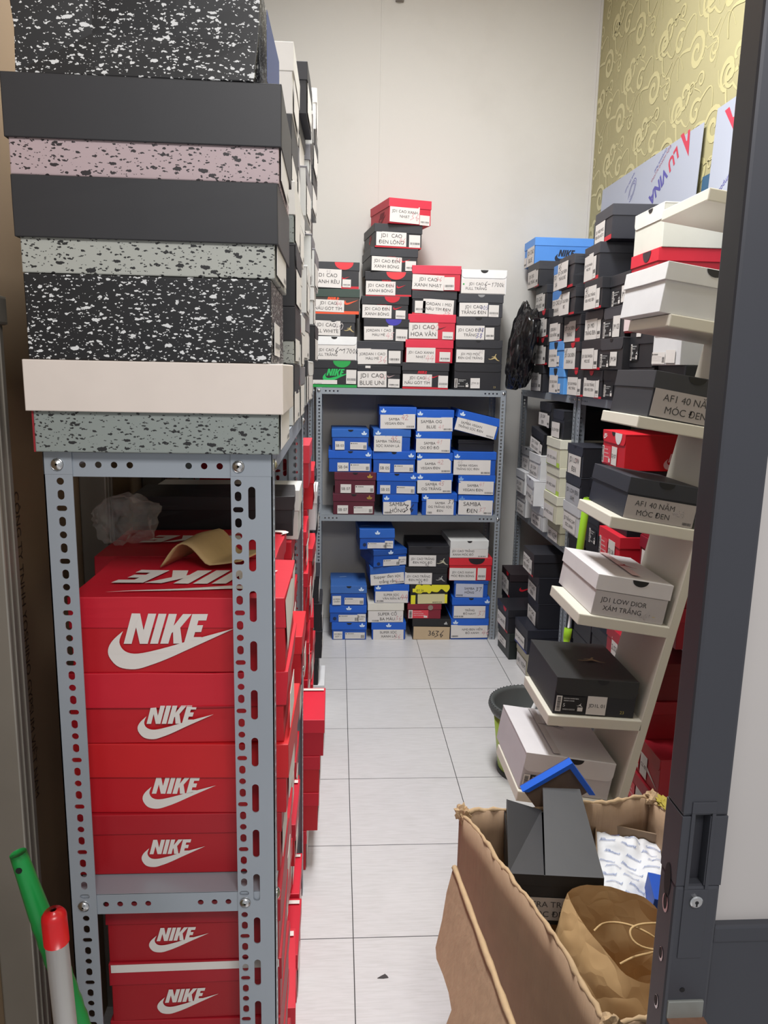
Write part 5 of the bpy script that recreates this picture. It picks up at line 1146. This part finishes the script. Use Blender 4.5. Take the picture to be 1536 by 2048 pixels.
for i in range(19):
    u = i/18; row = []
    for j in range(9):
        v = j/8-.5; row.append((-.055+.13*u+.012*v, v*(.14-.05*u), .052*math.sin(math.pi*min(1, u*1.7))**1.2*(1-.5*u)*(1-.25*abs(v))+.004+.012*u*u))
    rows.append(row)
m.grid(rows, mat('#b3976a', .8, var=.06, bump=.1)); solidify(m.build('card', cc, smooth=True), .002)

# ------------------------------------------------------------------ film-covered panels along the right wall
FILM = mat('#a9afbf', .35, var=.03, scale=3); ALU = ink('#7a7c80')
def board(name, label, y0, y1, z0, z1, xb, xt, m_, group=None, th=.004, items=()):
    r = thing(name, label, 'panel', (xb, y0, z0), (0, math.asin(min(.5, (xt-xb)/(z1-z0))), 0), group)
    m = MB(); m.gbox(0, th, 0, y1-y0, 0, z1-z0, m_, c=.0006)
    for (t, y, z, size, col, rot, sx) in items:
        put(m, (Vector((-.0008, 0, 0)), Vector((0, -1, 0)), Vector((0, 0, 1))), MARK[t[1:]] if t[0] == '@' else text_shape(t, .035 if size > .05 else 0), -y, z, size, ink(col), rot, sx)
    m.build('sheet', r); return r
PG = 'film-covered boards along the right wall'
MARK['bigA'] = shape([[(.19, 0), (0, 0), (-.13, 1.05), (.86, 0), (.57, -.03), (.25, .38), (.16, .385)]])
MARK['rings'] = shape([[(math.cos(R(a))*r, .55*math.sin(R(a))*r) for a in range(20, 341, 16)]+[(math.cos(R(a))*(r-.05), .55*math.sin(R(a))*(r-.05)) for a in range(340, 19, -16)] for r in (.6, .8, 1.0)])
PU, RE = '#55509c', '#c03a50'
rt = 211
FT = [('@bigA', .115, 1.058, .1, RE, 180, 1), ('LU', .222, 1.026, .078, RE, rt, 1.0), ('VINA', .318, .968, .078, PU, rt, 1.0), ('ĐIỆN HOÀNG ALUVINA', .292, 1.050, .019, '#a05a70', rt, 1), ('Composite Panel', .33, 1.048, .019, PU, rt, 1),
      ('@rings', .693, .955, .058, PU, rt+20, 1), ('NHÀ SẢN XUẤT', .686, 1.035, .017, PU, rt, 1)]
q2 = at(1470, 203, X=1.37); y2, z2 = q2.y-2.02, q2.z-1.391
board('film_board', 'wide film-covered board with red and purple lettering, above the right rack', 3.05, 4.18, 1.391, 2.44, 1.352, 1.384, FILM, PG, items=FT)
board('film_board', 'second film-covered board, nearer, partly behind the door edge', 2.02, 2.945, 1.391, 2.455, 1.352, 1.384, FILM, PG,
      items=[('@bigA', y2, z2, .11, RE, 180, 1), ('Composite', y2-.02, z2-.22, .03, PU, rt, 1)])
board('blue_board', 'dark blue board between the two film-covered boards', 2.96, 3.035, 1.391, 2.24, 1.367, 1.392, card('#2f5878'))
board('grey_board', 'dark grey board standing in the corner beside the film-covered board', 4.20, 4.30, 1.391, 2.30, 1.365, 1.392, card('#4a4c4e'))

# ------------------------------------------------------------------ door leaf at the right
DY = .75; DM = mat('#3d3e44', .42, metal=.15, var=.05, scale=4); PANEL = mat('#b4afac', .6, var=.04, scale=3); HOLE = ink('#0c0c0e')
X0, X1 = .388, .441
dr = bpy.data.objects.new('door_1', None); C.objects.link(dr); dr.location = (X0, DY, 0); struct(dr); d0 = Vector((X0, DY, 0))
lk = at(1390, 1800, Y=DY); st = at(1411, 1612, Y=DY); sb_ = at(1385, 1912, Y=DY)
m = MB()
sx0, sx1, sz0, sz1 = lk.x-.009, lk.x+.008, lk.z+.018, lk.z+.105
for (a, b_, c_, d_) in ((X0, X1, 0, sz0), (X0, X1, sz1, 2.35)): m.gbox(a, b_, DY, DY+.042, c_, d_, DM, c=.004)
m.gbox(X0, sx0, DY, DY+.042, sz0, sz1, DM, c=.0008); m.gbox(sx1, X1, DY, DY+.042, sz0, sz1, DM, c=.0008); m.gbox(sx0, sx1, DY+.014, DY+.03, sz0, sz1, mat('#2a2a30', .5), c=.0005)
loc_build(m, 'stile', dr, d0)
m = MB(); hw = (sx1-sx0)/2+.004
for (a, b_, c_, d_) in ((lk.x-.0145, lk.x+.0135, lk.z-.075, sz0-.004), (lk.x-.0145, lk.x+.0135, sz1+.004, sz1+.018), (lk.x-.0145, sx0-.0012, sz0-.004, sz1+.004), (sx1+.0012, lk.x+.0135, sz0-.004, sz1+.004)):
    m.gbox(a, b_, DY-.0015, DY+.001, c_, d_, DM, c=.0006)
loc_build(m, 'pull_plate', dr, d0)
m = MB(); m.tube([(lk.x, DY, lk.z), (lk.x, DY-.004, lk.z), (lk.x, DY-.005, lk.z)], [.0075, .0075, .006], CHROME, 20); m.tube([(lk.x, DY-.0049, lk.z), (lk.x, DY-.0052, lk.z)], .0022, HOLE, 10)
m.gbox(lk.x-.0009, lk.x+.0009, DY-.0053, DY-.005, lk.z-.005, lk.z, HOLE, c=.0001); loc_build(m, 'lock_cylinder', dr, d0)
m = MB(); m.gbox(X1, 1.25, DY+.014, DY+.026, .86, 2.35, PANEL, c=.002); loc_build(m, 'panel', dr, d0)
m = MB(); m.gbox(X1, 1.25, DY+.006, DY+.036, 0, .848, DM, c=.003); m.gbox(X1, 1.25, DY+.003, DY+.03, .84, .862, DM, c=.003); loc_build(m, 'bottom_rail', dr, d0)
m = MB()
def oval(y, z, ry, rz, mm, off=.0006):
    P = [(X0-off, y+ry*math.cos(2*math.pi*k/16), z+rz*math.sin(2*math.pi*k/16)) for k in range(16)]; m.poly(P, mm)
oval(DY+.02, lk.z+.012, .008, .022, HOLE); oval(DY+.02, lk.z-.018, .007, .012, CHROME); oval(DY+.02, lk.z-.016, .004, .010, HOLE, .0009)
for dz in (-.085, -.15): oval(DY+.018, lk.z+dz, .005, .009, CHROME); oval(DY+.019, lk.z+dz+.001, .0035, .007, HOLE, .0009)
m.tube([(lk.x-.004, DY, lk.z-.118), (lk.x-.004, DY-.0008, lk.z-.118)], .003, HOLE, 10); loc_build(m, 'strike_holes', dr, d0)
bk = at(1376, 2018, Y=DY); m = MB()
m.gbox(X0+.004, X1-.006, DY-.003, DY+.001, bk.z-.01, bk.z+.013, mat('#8d8f8a', .5, metal=.4), c=.001)
m.gbox(X0+.004, X1-.004, DY-.055, DY-.002, bk.z-.012, bk.z-.009, mat('#7b5a48', .7, metal=.3, var=.25, scale=90), c=.0008)
m.tube([((X0+X1)/2+.002, DY-.022, bk.z-.0088), ((X0+X1)/2+.002, DY-.022, bk.z-.0084)], .008, mat('#a9a9a6', .4, metal=.5), 16); loc_build(m, 'latch_bracket', dr, d0)

# ------------------------------------------------------------------ handles at the left, small things
GP = mat('#168a3f', .35, var=.03); WPL = mat('#cfccc8', .4, var=.02); RP = mat('#c81a1e', .3, var=.02)
a, e_ = at(108, 1835, Y=.86), at(131, 2048, Y=.86); dd = (e_-a).normalized(); foot = a+dd*(a.z/-dd.z)
p = thing('broom', 'white pole with a red cap standing by the front rack', 'broom', foot)
m = MB(); m.tube([a-foot, Vector((0, 0, 0))+(-dd)*.03], .0138, WPL, 18); m.build('pole', p, smooth=True)
m = MB(); m.tube([a+dd*.035-foot, a-foot, a-dd*.004-foot, a-dd*.009-foot, a-dd*.011-foot], [.0152, .0152, .0145, .011, .004], RP, 18); m.build('cap', p, smooth=True)
m = MB(); m.gbox(-.03, .03, -.02, .02, .0, .05, RP, c=.006); m.build('brush', p)
a, e_ = at(36, 1706, Y=.90), at(158, 2048, Y=.90); dd = (e_-a).normalized(); foot = a+dd*(a.z/-dd.z); S_ = Vector((1, 0, 0))
p = thing('dustpan', 'green ribbed plastic handle with a hang hole, left of the red-capped pole', 'dustpan', foot)
m = MB(); L_ = (foot-a).length; pts, rr = [], []
for k in range(100):
    t = k/99; pts.append(a+dd*(L_-.03)*t-foot); rr.append((.0105+.0035*min(1, t*9))+(.0006*math.sin(k*2.2) if .1 < t < .6 else 0))
m.tube(pts, rr, GP, 14); m.build('handle', p, smooth=True)
m = MB(); m.tube([a+dd*.018-foot+Vector((0, -.0118, 0)), a+dd*.018-foot+Vector((0, .0118, 0))], .004, HOLE, 12); m.build('hang_hole', p)
m = MB(); m.gbox(-.02, .12, -.05, .02, 0, .03, GP, c=.006); m.build('pan', p)
h = at(800, 1, Y=YB-.02); hk = thing('wall_hook', 'small dark hook high on the back wall', 'hook', (h.x, YB, h.z+.005))
m = MB(); m.gbox(-.022, .022, -.03, 0, -.006, .03, mat('#8c8880', .5), c=.004); m.gbox(-.012, .008, -.038, -.03, -.008, .015, HOLE, c=.002); m.build('body', hk)
sc = at(764, 1955, Z=0); m = MB()
m.prism([(-.012, -.003, 0), (.004, -.004, 0), (.016, -.002, 0), (.013, .004, 0), (.008, .010, 0), (-.002, .004, 0)], (0, 0, .0012), ink('#3a3536'))
tag(m.build('plastic_scrap', loc=(sc.x, sc.y, .0004)), 'small dark scrap lying on the pale tiled floor', 'scrap')
